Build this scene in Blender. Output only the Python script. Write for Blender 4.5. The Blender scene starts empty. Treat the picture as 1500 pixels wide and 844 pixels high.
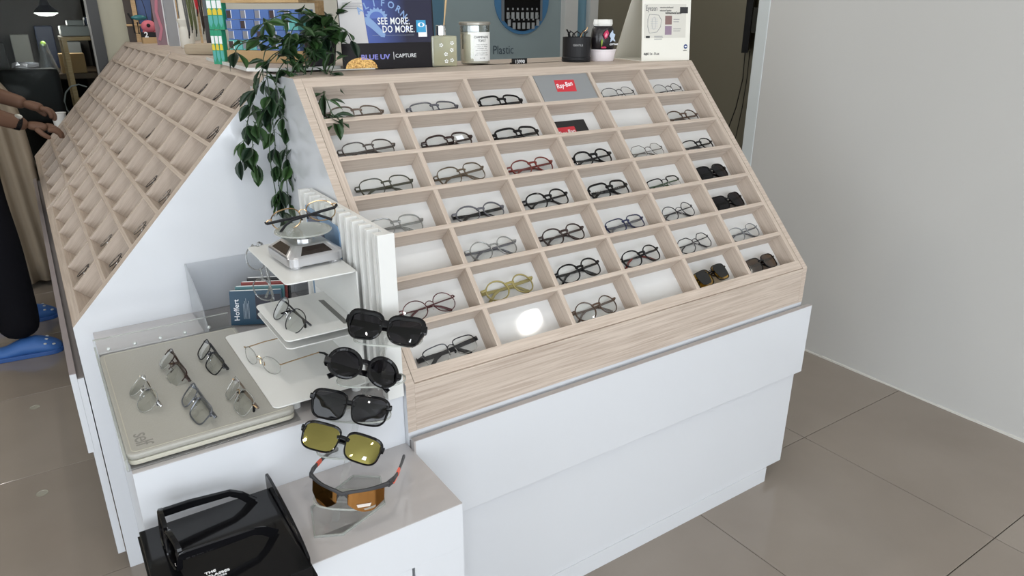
import bpy, bmesh, math, random
from mathutils import Vector, Matrix, Euler
random.seed(7)
S = bpy.context.scene
COL = S.collection
PI = math.pi
R = math.radians

# ------------------------------------------------------------------ camera
cam_d = bpy.data.cameras.new('camera'); cam = bpy.data.objects.new('camera', cam_d); COL.objects.link(cam)
YAW, PITCH, ROLL, FPX = -0.5888, 0.367, 0.0013, 1043.684
fw = Vector((math.sin(-YAW)*math.cos(PITCH), math.cos(YAW)*math.cos(PITCH), -math.sin(PITCH)))
rt = Vector((math.cos(YAW), math.sin(YAW), 0)); up = rt.cross(fw)
r2 = rt*math.cos(ROLL)+up*math.sin(ROLL); u2 = up*math.cos(ROLL)-rt*math.sin(ROLL)
M = Matrix((r2, u2, -fw)).transposed().to_4x4(); M.translation = Vector((-0.4987, -1.1172, 1.3447))
cam.matrix_world = M
cam_d.sensor_width = 36; cam_d.lens = FPX/1500*36; cam_d.clip_start = .02
S.camera = cam
# ------------------------------------------------------------------ world, lights, exposure
w = bpy.data.worlds.new('world'); S.world = w; w.use_nodes = True
bg = w.node_tree.nodes['Background']; bg.inputs[0].default_value = (.86, .93, 1, 1); bg.inputs[1].default_value = 2.6
S.view_settings.view_transform = 'Standard'; S.view_settings.look = 'None'
S.view_settings.gamma = 1; S.view_settings.use_curve_mapping = False
S.view_settings.exposure = 0.08
def area(name, loc, rot, sx, sy, power, color, shape='RECTANGLE'):
    l = bpy.data.lights.new(name, 'AREA'); l.shape = shape; l.size = sx; l.size_y = sy
    l.energy = power; l.color = color
    o = bpy.data.objects.new(name, l); o.location = loc; o.rotation_euler = rot; COL.objects.link(o); return o
WIN_P, WIN_C = 95, (.90, .95, 1)
area('window_daylight', (-.9, -4.55, 1.45), (R(90), 0, 0), 4.4, 2.5, WIN_P, WIN_C)
area('side_window_daylight', (-3.95, -1.6, 1.5), (0, R(-90), 0), 2.4, 2.6, 24, WIN_C)

# ------------------------------------------------------------------ materials
MATS = {}
def mat(name, col=(.8, .8, .8), rough=.5, metal=0, spec=.5, coat=0, emit=None, es=1):
    if name in MATS: return MATS[name]
    m = bpy.data.materials.new(name); m.use_nodes = True
    b = m.node_tree.nodes['Principled BSDF']
    b.inputs['Base Color'].default_value = (*col, 1); b.inputs['Roughness'].default_value = rough
    b.inputs['Metallic'].default_value = metal; b.inputs['Specular IOR Level'].default_value = spec
    b.inputs['Coat Weight'].default_value = coat; b.inputs['Coat Roughness'].default_value = .04
    if emit: b.inputs['Emission Color'].default_value = (*emit, 1); b.inputs['Emission Strength'].default_value = es
    MATS[name] = m; return m
def nodes(m): return m.node_tree.nodes, m.node_tree.links
def wood(name, scale, c1=(.55, .465, .395), c2=(.42, .34, .28)):
    m = mat(name, c1, .5, spec=.35); N, L = nodes(m); b = N['Principled BSDF']
    tc = N.new('ShaderNodeTexCoord'); mp = N.new('ShaderNodeMapping'); mp.inputs['Scale'].default_value = scale
    L.new(tc.outputs['Object'], mp.inputs['Vector'])
    warp = N.new('ShaderNodeTexNoise'); warp.inputs['Scale'].default_value = .55; warp.inputs['Detail'].default_value = 2
    L.new(mp.outputs[0], warp.inputs['Vector'])
    mx = N.new('ShaderNodeMix'); mx.data_type = 'VECTOR'; mx.inputs[0].default_value = .12
    L.new(mp.outputs[0], mx.inputs[4]); L.new(warp.outputs['Color'], mx.inputs[5])
    n1 = N.new('ShaderNodeTexNoise'); n1.inputs['Scale'].default_value = 2.2; n1.inputs['Detail'].default_value = 7; n1.inputs['Roughness'].default_value = .62; n1.inputs['Distortion'].default_value = .6
    L.new(mx.outputs[1], n1.inputs['Vector'])
    r = N.new('ShaderNodeValToRGB'); r.color_ramp.elements[0].position = .33; r.color_ramp.elements[0].color = (*c2, 1)
    r.color_ramp.elements[1].position = .62; r.color_ramp.elements[1].color = (*c1, 1)
    L.new(n1.outputs[0], r.inputs[0]); L.new(r.outputs[0], b.inputs['Base Color'])
    bp = N.new('ShaderNodeBump'); bp.inputs['Strength'].default_value = .25; bp.inputs['Distance'].default_value = .001
    L.new(n1.outputs[0], bp.inputs['Height']); L.new(bp.outputs[0], b.inputs['Normal'])
    return m
def noisy(m, sc, amt, col, axis=(1, 1, 1), bump=0):
    N, L = nodes(m); b = N['Principled BSDF']
    tc = N.new('ShaderNodeTexCoord'); mp = N.new('ShaderNodeMapping'); mp.inputs['Scale'].default_value = axis
    n = N.new('ShaderNodeTexNoise'); n.inputs['Scale'].default_value = sc; n.inputs['Detail'].default_value = 5
    L.new(tc.outputs['Object'], mp.inputs[0]); L.new(mp.outputs[0], n.inputs['Vector'])
    mx = N.new('ShaderNodeMix'); mx.data_type = 'RGBA'; c = b.inputs['Base Color'].default_value
    mx.inputs[6].default_value = c; mx.inputs[7].default_value = (*col, 1)
    ma = N.new('ShaderNodeMath'); ma.operation = 'MULTIPLY'; ma.inputs[1].default_value = amt
    L.new(n.outputs[0], ma.inputs[0]); L.new(ma.outputs[0], mx.inputs[0]); L.new(mx.outputs[2], b.inputs['Base Color'])
    if bump:
        bp = N.new('ShaderNodeBump'); bp.inputs['Strength'].default_value = bump; bp.inputs['Distance'].default_value = .002
        L.new(n.outputs[0], bp.inputs['Height']); L.new(bp.outputs[0], b.inputs['Normal'])
    return m
def clear(name, tint=(1, 1, 1), gloss=.08, rough=.02, k=.55, milky=0, milkcol=(.9, .95, .93), gcol=(1, 1, 1)):
    """thin clear sheet: transmission straight through plus a fresnel reflection"""
    if name in MATS: return MATS[name]
    m = bpy.data.materials.new(name); m.use_nodes = True; N, L = nodes(m)
    N.remove(N['Principled BSDF']); out = N['Material Output']
    t = N.new('ShaderNodeBsdfTransparent'); t.inputs[0].default_value = (*tint, 1)
    g = N.new('ShaderNodeBsdfGlossy'); g.inputs['Roughness'].default_value = rough; g.inputs[0].default_value = (*gcol, 1)
    lw = N.new('ShaderNodeLayerWeight'); lw.inputs[0].default_value = .25
    ma = N.new('ShaderNodeMath'); ma.operation = 'MULTIPLY_ADD'; ma.inputs[1].default_value = k; ma.inputs[2].default_value = gloss
    ma.use_clamp = True
    L.new(lw.outputs['Facing'], ma.inputs[0]) if gloss > .3 else L.new(lw.outputs['Fresnel'], ma.inputs[0])
    mx = N.new('ShaderNodeMixShader'); L.new(ma.outputs[0], mx.inputs[0]); L.new(t.outputs[0], mx.inputs[1]); L.new(g.outputs[0], mx.inputs[2])
    last = mx
    if milky:
        d = N.new('ShaderNodeBsdfDiffuse'); d.inputs[0].default_value = (*milkcol, 1)
        m2 = N.new('ShaderNodeMixShader'); m2.inputs[0].default_value = milky
        L.new(mx.outputs[0], m2.inputs[1]); L.new(d.outputs[0], m2.inputs[2]); last = m2
    L.new(last.outputs[0], out.inputs[0]); MATS[name] = m; return m

WOODX = wood('pale_oak_laminate_long', (3, 90, 90))
WOODY = wood('pale_oak_laminate_short', (90, 3, 90))
WOODG = wood('pale_oak_fascia', (2.2, 85, 85), (.56, .475, .405), (.38, .305, .25))
WOODZ = wood('pale_oak_edge', (4, 110, 110))
PALEWOOD = wood('honey_pine', (8, 60, 60), (.56, .38, .20), (.42, .27, .13))
WHITE = mat('white_gloss_laminate', (.625, .64, .67), .16, spec=.5, coat=.3)
WHITEM = mat('white_powder_coat', (.70, .70, .68), .38)
BACK = mat('white_tray_backing', (.66, .66, .655), .06, spec=.35)
LEDGE = mat('warm_grey_edge_band', (.40, .37, .36), .35)
LEDGED = mat('dark_grey_recess', (.20, .185, .185), .5)
TOPG = noisy(mat('mauve_grey_gloss_top', (.46, .435, .43), .12, coat=.5), 3, .12, (.38, .36, .36))
BLK = mat('black_gloss', (.005, .005, .006), .09, spec=.32)
BLKM = mat('black_matte', (.013, .013, .015), .5, spec=.25)
CHROME = mat('chrome', (.82, .82, .83), .12, 1)
SILVER = noisy(mat('brushed_silver', (.62, .62, .64), .3, .85), 6, .2, (.45, .45, .47), (1, 1, 30))
GOLD = mat('gold_wire', (.62, .43, .25), .22, 1)
CARD = mat('white_card', (.8, .8, .78), .5)
CREAM = mat('cream_card', (.70, .68, .62), .6)
KRAFT = noisy(mat('kraft_cardboard', (.45, .30, .15), .7), 30, .3, (.36, .24, .12))
PAPERW = mat('white_print', (.85, .86, .88), .5)
INK = mat('black_ink', (.02, .02, .022), .5)
LENS = clear('clear_lens', (.975, .985, .98), .035)
LENSR = clear('clear_demo_lens', (.93, .95, .94), .09)
ACR = clear('clear_acrylic', (.975, .978, .975), .015, k=.35, milky=.03)
ACRE = clear('acrylic_edge', (.88, .90, .88), .12, milky=.30, milkcol=(.72, .74, .70))
LEDGEC = clear('lens_edge', (.6, .62, .6), .2, milky=.3, milkcol=(.6, .6, .57))
GLASS = clear('window_glass', (.85, .88, .87), .0, k=.08)
SUNL = clear('dark_sun_lens', (.025, .023, .03), .025, k=.35)
GOLDL = clear('gold_mirror_lens', (.03, .028, .012), .62, .03, gcol=(.50, .44, .14))
RUBYL = clear('red_mirror_lens', (.09, .045, .01), .34, .05, gcol=(.80, .38, .12))
AMBL = clear('amber_sun_lens', (.62, .36, .04), .08, milky=.25, milkcol=(.5, .3, .04))
BRNL = clear('brown_sun_lens', (.10, .05, .02), .08, milky=.12, milkcol=(.1, .06, .03))

# ------------------------------------------------------------------ mesh helpers
def link(name, me, m, parent=None, smooth=False, loc=None, rot=None):
    o = bpy.data.objects.new(name, me); COL.objects.link(o)
    if m is not None and len(me.materials) == 0:
        for x in (m if isinstance(m, (list, tuple)) else [m]): me.materials.append(x)
    if smooth: me.polygons.foreach_set('use_smooth', [True]*len(me.polygons))
    if parent: o.parent = parent
    if loc is not None: o.location = loc
    if rot is not None: o.rotation_euler = rot
    return o
def bm2me(bm, name):
    me = bpy.data.meshes.new(name); bm.to_mesh(me); bm.free(); return me
class B:
    """small mesh collector"""
    def __init__(s): s.bm = bmesh.new(); s.mi = 0
    def _f(s, vs):
        try:
            f = s.bm.faces.new(vs); f.material_index = s.mi; return f
        except ValueError: return None
    def box(s, x0, x1, y0, y1, z0, z1, bev=0, mtx=None):
        c = [(x, y, z) for x in (x0, x1) for y in (y0, y1) for z in (z0, z1)]
        v = [s.bm.verts.new(Vector(p)) for p in c]
        fs = [s._f([v[i] for i in q]) for q in ((0, 1, 3, 2), (4, 6, 7, 5), (0, 4, 5, 1), (2, 3, 7, 6), (0, 2, 6, 4), (1, 5, 7, 3))]
        if bev:
            es = list({e for f in fs for e in f.edges})
            r = bmesh.ops.bevel(s.bm, geom=es, offset=bev, segments=2, affect='EDGES', profile=.6)
            v = list({x for f in r['faces'] for x in f.verts})
        if mtx: bmesh.ops.transform(s.bm, matrix=mtx, verts=[x for x in v if x.is_valid])
        return s
    def prism(s, pts, axis, a, b, capmat=None):
        """polygon pts (2D) extruded along axis 'x','y' or 'z' from a to b"""
        def P(p, t): return {'x': (t, p[0], p[1]), 'y': (p[0], t, p[1]), 'z': (p[0], p[1], t)}[axis]
        va = [s.bm.verts.new(P(p, a)) for p in pts]; vb = [s.bm.verts.new(P(p, b)) for p in pts]
        n = len(pts); s._f(va[::-1]); s._f(vb)
        for i in range(n): s._f([va[i], va[(i+1) % n], vb[(i+1) % n], vb[i]])
        return s
    def lathe(s, prof, n=24, c=(0, 0, 0)):
        rings = []
        for r, z in prof:
            rings.append([s.bm.verts.new((c[0]+r*math.cos(2*PI*i/n), c[1]+r*math.sin(2*PI*i/n), c[2]+z)) for i in range(n)])
        for k in range(len(rings)-1):
            for i in range(n): s._f([rings[k][i], rings[k][(i+1) % n], rings[k+1][(i+1) % n], rings[k+1][i]])
        s._f(rings[0][::-1]); s._f(rings[-1]); return s
    def sweep(s, path, wh, sides=6, closed=False, upv=(0, 0, 1)):
        """tube with elliptic section; wh: (half across, half up) constant or per point"""
        P = [Vector(p) for p in path]; n = len(P); rings = []
        U = Vector(upv)
        for i, p in enumerate(P):
            a = P[(i-1) % n] if (closed or i) else P[0]; b = P[(i+1) % n] if (closed or i < n-1) else P[-1]
            t = (b-a).normalized(); sd = t.cross(U)
            if sd.length < 1e-4: sd = t.cross(Vector((1, 0, 0)))
            sd.normalize(); uu = sd.cross(t).normalized()
            W_, H_ = wh[i] if isinstance(wh, list) else wh
            ring = []
            for k in range(sides):
                an = 2*PI*(k+.5)/sides; ca, sa = math.cos(an), math.sin(an)
                if sides == 4: ca, sa = math.copysign(1, ca), math.copysign(1, sa)
                elif sides == 8: ca, sa = math.copysign(abs(ca)**.6, ca), math.copysign(abs(sa)**.6, sa)
                ring.append(s.bm.verts.new(p+sd*W_*ca+uu*H_*sa))
            rings.append(ring)
        m = n if closed else n-1
        for i in range(m):
            A, C = rings[i], rings[(i+1) % n]
            for k in range(sides): s._f([A[k], A[(k+1) % sides], C[(k+1) % sides], C[k]])
        if not closed: s._f(rings[0][::-1]); s._f(rings[-1])
        return s
    def ball(s, c, r, n=10, sc=(1, 1, 1)):
        m = Matrix.Translation(Vector(c)) @ Matrix.Diagonal((r*sc[0], r*sc[1], r*sc[2], 1))
        bmesh.ops.create_uvsphere(s.bm, u_segments=n, v_segments=max(6, n//2+2), radius=1, matrix=m); return s
    def poly(s, pts): s._f([s.bm.verts.new(p) for p in pts]); return s
    def put(s, name, m, parent=None, smooth=False, loc=None, rot=None, bevel=0):
        bmesh.ops.recalc_face_normals(s.bm, faces=s.bm.faces)
        o = link(name, bm2me(s.bm, name), m, parent, smooth, loc, rot)
        if bevel:
            md = o.modifiers.new('bevel', 'BEVEL'); md.width = bevel; md.segments = 2; md.limit_method = 'ANGLE'; md.angle_limit = R(40)
        return o
def tag(o, label=None, cat=None, group=None, kind=None):
    for k, v in (('label', label), ('category', cat), ('group', group), ('kind', kind)):
        if v: o[k] = v
    return o
def empty(name, loc=(0, 0, 0), rot=(0, 0, 0), label=None, cat=None, group=None):
    o = bpy.data.objects.new(name, None); o.empty_display_size = .05; COL.objects.link(o)
    o.location = loc; o.rotation_euler = rot; tag(o, label, cat, group); return o
def text(name, body, size, m, parent, loc, rot=(R(90), 0, 0), ext=.0002, align='LEFT', shear=0, sx=1, space=1, bold=0):
    c = bpy.data.curves.new(name, 'FONT'); c.body = body; c.size = size; c.extrude = ext; c.align_x = align; c.shear = shear
    c.space_character = space; c.offset = bold; c.resolution_u = 3
    o = bpy.data.objects.new(name, c); COL.objects.link(o); bpy.context.view_layer.update()
    me = bpy.data.meshes.new_from_object(o.evaluated_get(bpy.context.evaluated_depsgraph_get()))
    bpy.data.objects.remove(o); me.materials.clear(); me.materials.append(m)
    t = bpy.data.objects.new(name, me); COL.objects.link(t); t.parent = parent; t.location = loc; t.rotation_euler = rot; t.scale = (sx, 1, 1)
    return t

# ================================================================== SETTING
TX, TY = 1.487, .062
WX = 2.078; YE = .893; YB = 3.3; CZ = 2.9
def struct(o): o['kind'] = 'structure'; return o
fl = struct(B().box(-4, 6, -4.6, 6.5, -.05, -.006).put('floor', mat('grout', (.10, .085, .07), .8)))
TILE = mat('greige_polished_tile', (.30, .262, .225), .13, spec=.5)
N, L = nodes(TILE)
tc = N.new('ShaderNodeTexCoord'); n1 = N.new('ShaderNodeTexNoise'); n1.inputs['Scale'].default_value = 2.5; n1.inputs['Detail'].default_value = 6
geo = N.new('ShaderNodeNewGeometry'); L.new(geo.outputs['Position'], n1.inputs['Vector'])
oi = N.new('ShaderNodeObjectInfo'); ad = N.new('ShaderNodeMath'); ad.operation = 'MULTIPLY_ADD'; ad.inputs[1].default_value = .35
L.new(oi.outputs['Random'], ad.inputs[0]); L.new(n1.outputs[0], ad.inputs[2])
rp = N.new('ShaderNodeValToRGB'); rp.color_ramp.elements[0].position = .3; rp.color_ramp.elements[0].color = (.225, .190, .158, 1)
rp.color_ramp.elements[1].position = .95; rp.color_ramp.elements[1].color = (.285, .248, .212, 1)
L.new(ad.outputs[0], rp.inputs[0]); L.new(rp.outputs[0], N['Principled BSDF'].inputs['Base Color'])
tm = None
for i in range(-8, 3):
    for j in range(-5, 7):
        if tm is None:
            o = B().box(.0012, .5988, .0012, .5988, -.006, 0, .0012).put('tile', TILE, fl); tm = o.data
        else: o = link('tile', tm, None, fl)
        o.location = (TX+.6*i, TY+.6*j, 0)
WALLG = noisy(mat('light_grey_wall_paint', (.56, .555, .54), .55), 1.5, .25, (.50, .50, .49), bump=.05)
struct(B().box(WX, WX+.12, -4.6, YE, 0, CZ).put('wall_right', WALLG))
struct(B().box(WX-.003, WX+.123, YE-.022, YE+.035, 0, CZ, .004).put('trim_1', mat('pale_blue_grey_jamb', (.60, .64, .65), .4)))
bb = B()
for k in range(24): bb.box(WX-.004-random.random()*.003, WX, -2+k*.12, -1.88+k*.12, 0, .004+random.random()*.006)
struct(bb.put('baseboard_right', mat('white_sealant_bead', (.66, .65, .61), .5)))
struct(B().box(-4.05, -4, -4.6, -3, 0, CZ).box(-4.05, -4, -.2, 6.5, 0, CZ).box(-4.05, -4, -3, -.2, 0, .25).box(-4.05, -4, -3, -.2, 2.75, CZ).put('wall_left', mat('cream_wall_paint', (.62, .58, .47), .6)))
struct(B().box(-4, 6, -4.6, 6.5, CZ, CZ+.05).put('ceiling', mat('ceiling_white', (.72, .72, .70), .7)))
# shop front behind the camera: big window with mullions
struct(B().box(-4, -3.2, -4.65, -4.6, 0, CZ).box(1.4, WX, -4.65, -4.6, 0, CZ).box(-3.2, 1.4, -4.65, -4.6, 0, .15).box(-3.2, 1.4, -4.65, -4.6, 2.75, CZ).put('wall_front', mat('cream_wall_paint')))
wf = B()
for x in (-3.2, -2.05, -.9, .25, 1.36): wf.box(x, x+.04, -4.66, -4.6, .15, 2.75)
for z in (.15, .9, 2.1, 2.71): wf.box(-3.2, 1.4, -4.655, -4.605, z, z+.04)
struct(wf.put('window_1', mat('dark_window_frame', (.03, .03, .03), .4)))
# back wall pieces
OLIVE = noisy(mat('olive_wall_paint', (.235, .218, .165), .6), 1.2, .3, (.20, .185, .14))
CREAMW = noisy(mat('pale_cream_wall', (.50, .48, .375), .6), 1.5, .2, (.45, .43, .34))
WHITEW = mat('warm_white_wall', (.60, .585, .52), .6)
struct(B().box(-.092, .035, YB-.03, YB+.12, 0, CZ).put('wall_pillar', CREAMW))
struct(B().box(.035, 1.66, YB, YB+.1, 0, CZ).put('wall_back', WHITEW))
struct(B().box(3.17, 6, YB, YB+.1, 0, CZ).put('wall_far', OLIVE))
struct(B().box(1.66, 3.17, YB+.1, YB+.15, 0, CZ).put('wall_behind_door', mat('slate_grey_wall', (.20, .23, .24), .6)))
struct(B().box(5.95, 6, YE, 6.5, 0, CZ).box(WX+.12, 6, YE-.06, YE-.02, 0, CZ).put('wall_side', OLIVE))
struct(B().box(-4, 6, 6.4, 6.5, 0, CZ).put('wall_workshop', mat('dim_brown_wall', (.055, .047, .04), .8)))
struct(B().box(.0, .035, YB+.12, 6.4, 0, CZ).put('wall_partition', mat('dim_brown_wall')))
struct(B().box(-4, -2.6, YB, YB+.1, 0, CZ).box(-2.6, -.1, YB, YB+.1, 2.4, CZ).put('wall_window_surround', CREAMW))
wfr = B().box(-.142, -.092, YB-.05, YB+.09, 0, 2.4).box(-2.6, -2.55, YB-.05, YB+.09, 0, 2.4).box(-2.6, -.092, YB-.05, YB+.09, 2.35, 2.4)
w2 = struct(wfr.put('window_2', mat('dark_window_frame')))
B().box(-2.55, -.142, YB+.0, YB+.006, .0, 2.35).put('pane', GLASS, w2)
B().box(-.15, -.142, YB-.052, YB-.02, 0, 2.4).put('seal', mat('grey_seal', (.25, .25, .24), .5), w2)
# glass door with printed blue film
DG = mat('aluminium_grey_frame', (.60, .61, .60), .35)
d1 = struct(B().box(1.66, 1.715, YB-.06, YB+.04, 0, 2.4).box(2.865, 2.985, YB-.06, YB+.04, 0, 2.4).box(3.10, 3.175, YB-.06, YB+.04, 0, 2.4).box(1.66, 3.175, YB-.06, YB+.04, 2.36, 2.42).put('door_1', DG))
B().box(1.715, 2.865, YB-.012, YB, 0, 2.36).put('pane', mat('slate_blue_print_film', (.27, .335, .35), .3), d1)
B().box(2.985, 3.10, YB-.012, YB, 0, 2.36).put('pane', mat('mid_blue_film', (.17, .31, .40), .3), d1)
B().box(1.80, 1.90, YB-.02, YB-.013, 0, 2.36).put('print_stripe', mat('deep_blue_film', (.10, .20, .28), .3), d1)
def disc(cx, cz, r, y, a0=0, a1=2*PI, n=40): return [(cx+r*math.cos(a0+(a1-a0)*i/n), y, cz+r*math.sin(a0+(a1-a0)*i/n)) for i in range(n+1)]
B().prism([(p[0], p[2]) for p in disc(2.52, 1.44, .228, 0)[:-1]], 'y', YB-.022, YB-.014).put('printed_circle', mat('royal_blue_film', (.07, .19, .35), .3), d1)
sh = [(2.37, 1.62)]+[(p[0], p[2]) for p in disc(2.52, 1.44, .205, 0, PI*1.24, PI*1.76, 18)]+[(2.67, 1.62)]
B().prism(sh, 'y', YB-.026, YB-.023).put('printed_photo', mat('photo_black', (.006, .006, .007), .3), d1)
pb = B()
for row, z in ((0, 1.335), (1, 1.268)):
    for k in range(7):
        x = 2.385+k*.0405+(0 if row == 0 else .01)
        if row == 1 and k in (0, 6): z0 = z+.02
        else: z0 = z
        pb.box(x, x+.024, YB-.029, YB-.027, z0-.02, z0+.022); pb.box(x+.006, x+.018, YB-.029, YB-.027, z0+.036, z0+.05)
pb.put('printed_bottle_labels', mat('photo_grey', (.33, .35, .36), .4), d1)
B().box(2.345, 2.368, YB-.026, YB-.0235, 1.30, 1.6).box(2.672, 2.69, YB-.026, YB-.0235, 1.30, 1.6).put('printed_photo_edge', mat('photo_slate', (.16, .18, .2), .4), d1)
text('printed_words', 'No Plastic', .082, mat('slate_ink', (.06, .085, .11), .5), d1, (2.165, YB-.0145, 1.085), sx=.85)

# ================================================================== COUNTERS + TRAYS
TH = .8172; V = .7279; W = 1.241; U0 = .0267; PP = .1983; V0 = .0159; RP = .099
D = .4921; ZT = 1.2122; YBT = D-V*math.cos(TH); ZB = ZT-V*math.sin(TH)
XT = -.0093; G = .6549; XB = XT-V*math.cos(TH)
t2 = .009
def make_tray(label):
    """tray in local space: x along, y up the slope, z outward normal (surface at z=0)"""
    t = empty('eyewear_tray', label=label, cat='display tray')
    dep = .05
    B().box(.006, W-.006, .004, V-.004, -dep-.012, -dep).put('backing', BACK, t)
    ys = [V-(V0+j*RP) for j in range(8)]; xs = [U0+k*PP for k in range(7)]
    e = .0006
    B().box(.0192, W-.0192, .0022, ys[7]+.0085, -dep, 0).put('frame_rail', WOODX, t, bevel=e)
    B().box(.0185, W-.0185, ys[0]-.0085, V, -dep, 0).put('frame_rail', WOODX, t, bevel=e)
    B().box(.0192, xs[0]+.009, ys[7]+.0085, ys[0]-.0085, -dep, -.0003).put('frame_rail', WOODY, t, bevel=e)
    B().box(xs[6]-.009, W-.0192, ys[7]+.0085, ys[0]-.0085, -dep, -.0003).put('frame_rail', WOODY, t, bevel=e)
    m = None
    for j in range(1, 7):
        if m is None: o = B().box(xs[0]+.009, xs[6]-.009, -.0055, .0055, -dep, 0).put('row_divider', WOODX, t, bevel=e); m = o.data
        else:
            o = link('row_divider', m, None, t)
            md = o.modifiers.new('bevel', 'BEVEL'); md.width = e; md.segments = 1
        o.location = (0, ys[j], 0)
    m = None
    for k in range(1, 6):
        for j in range(7):
            if m is None: o = B().box(-.0055, .0055, .0055, RP-.0055, -dep, -.0003).put('column_divider', WOODY, t); m = o.data
            else: o = link('column_divider', m, None, t)
            o.location = (xs[k], ys[j+1] if j < 6 else ys[7], 0)
    return t
def side_profile(): return [(YBT, .578), (YBT, ZB), (D, ZT), (.86, ZT), (.86, .578)]
# ---- front counter
c1 = empty('display_counter', (0, 0, 0), label='long white drawer counter with pale oak top carrying the front tray of eyeglasses', cat='counter')
def side_panel(pts, axis, a, b, name, white_out, parent):
    b_ = B(); b_.prism(pts, axis, a, b); o = b_.put(name, [WOODZ, WHITE], parent)
    for p in o.data.polygons:
        n = p.normal
        if (axis == 'x' and n.x < -.9 and white_out) or (axis == 'y' and n.y < -.9 and white_out): p.material_index = 1
    return o
side_panel(side_profile(), 'x', 0, .018, 'side_panel', True, c1)
side_panel(side_profile(), 'x', W-.018, W, 'side_panel', False, c1)
B().box(.018, W-.018, YBT, YBT+.016, .578, ZB-.001).put('fascia', WOODG, c1, bevel=.0008)
B().box(.018, W-.018, D+.001, .86, ZT-.018, ZT).put('counter_top', WOODX, c1, bevel=.0008)
B().box(.018, W-.018, .842, .86, .6, ZT-.018).put('back_panel', WHITE, c1)
B().box(.018, W-.018, .03, .842, .578, .59).put('inner_shelf', WHITE, c1)
B().box(0.0, 1.24, -.005, .86, .05, .578).put('carcass', WHITE, c1)
B().box(.002, 1.256, -.016, -.005, .5, .560).put('recess_strip', LEDGED, c1)
p1 = B().box(.003, 1.258, -.029, -.016, .359, .5695).put('drawer_front', WHITE, c1, bevel=.0007)
B().box(.003, 1.258, -.029, -.016, .5697, .5712).put('edge_band', LEDGE, c1)
B().box(0, .0035, -.029, -.016, .30, .5712).put('edge_band', LEDGE, c1)
B().box(.003, 1.240, -.0185, -.005, .05, .3588).put('drawer_front', WHITE, c1, bevel=.0007)
B().box(.03, 1.171, -.021, .80, 0, .05).put('plinth', WHITE, c1)
T1 = make_tray('front tray of pale oak cells facing right of the plant, most cells holding glasses')
T1.location = (0, YBT, ZB); T1.rotation_euler = (TH, 0, 0)
M1 = Matrix.Translation(T1.location) @ Euler((TH, 0, 0)).to_matrix().to_4x4()
# ---- left counter
c2 = empty('display_counter', (0, G, 0), label='long counter receding at left with a tall white sloped end panel', cat='counter')
c2m = lambda b, n, m, **k: b.put(n, m, c2, loc=(0, -G, 0), **k)
o = side_panel([(XB, 0), (XB, ZB), (XT, ZT), (.86, ZT), (.86, .60), (0, .60), (0, 0)], 'y', G, G+.018, 'end_panel', True, c2); o.location = (0, -G, 0)
YF = G+2*W+.02
yl = [(XB, .578), (XB, ZB), (XT, ZT), (.34, ZT), (.34, .578)]
o = side_panel(yl, 'y', YF-.018, YF, 'end_panel', False, c2); o.location = (0, -G, 0)
WOODL = wood('pale_oak_counter_top', (90, 3, 90), (.50, .43, .37), (.40, .33, .28))
c2m(B().box(XT+.001, .42, G+.018+.002, YF, ZT-.018, ZT), 'counter_top', WOODL, bevel=.0008)
c2m(B().box(XB, XB+.016, G+.018, YF-.018, .578, ZB-.001), 'fascia', WOODY)
c2m(B().box(XB+.001, .3, G+.0185, YF, .05, .577), 'carcass', WHITE)
c2m(B().box(XB-.015, XB-.0005, G+.0005, YF, .556, .558), 'recess_strip', LEDGED)
c2m(B().box(XB-.0154, XB-.0022, G+.0002, YF, .3592, .5558), 'drawer_box', WHITE)
c2m(B().box(XB-.029, XB-.0155, G, YF, .359, .5695), 'drawer_front', WHITE, bevel=.0007)
c2m(B().box(XB-.029, XB-.0155, G, YF, .5697, .5712), 'edge_band', mat('mauve_edge_band', (.30, .27, .28), .35))
c2m(B().box(XB-.019, XB-.002, G+.004, YF, .05, .3588), 'drawer_front', WHITE, bevel=.0007)
c2m(B().box(XB+.03, .26, G+.03, YF-.03, 0, .05), 'plinth', WHITE)
def left_tray(y0, lab):
    t = make_tray(lab); rot = Matrix.Rotation(-PI/2, 4, 'Z') @ Matrix.Rotation(TH, 4, 'X')
    m = Matrix.Translation((XB, y0+W, ZB)) @ rot
    t.location = m.translation; t.rotation_euler = rot.to_euler(); return t, m
T2, M2 = left_tray(G, 'nearer tray of empty-looking oak cells on the left counter, beside white end panel')
T3, M3 = left_tray(G+W, 'farther tray of oak cells on the left counter, under the person reaching in')
# ---- stepped podium in the nook
c3 = empty('stepped_podium', (-.236, .22, 0), label='white two-step podium with grey gloss tops in the nook between both counters', cat='podium')
def c3m(b, n, m, **k): return b.put(n, m, c3, loc=(.236, -.22, 0), **k)
c3m(B().box(-.472, -.0005, .009, G-.001, .0, .6595), 'upper_block', WHITE)
c3m(B().box(-.472, -.0005, .009, G-.001, .6597, .6612), 'upper_top', TOPG)
c3m(B().box(-.472, -.0005, -.216, .008, .455, .5465), 'lower_block', WHITE)
c3m(B().box(-.472, -.0005, -.216, .0085, .5467, .5482), 'lower_top', TOPG)
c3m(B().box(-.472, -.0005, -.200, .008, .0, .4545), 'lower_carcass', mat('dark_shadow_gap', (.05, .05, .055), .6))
c3m(B().box(-.097, -.0005, -.216, -.2005, .0, .4549), 'side_stile', WHITE)
c3m(B().box(-.470, -.1025, -.2163, -.2005, .0, .4549), 'door_panel', WHITE)
c3m(B().box(-.4735, -.4722, -.2165, .009, .02, .545), 'clear_edge_guard', ACRE)

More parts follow.
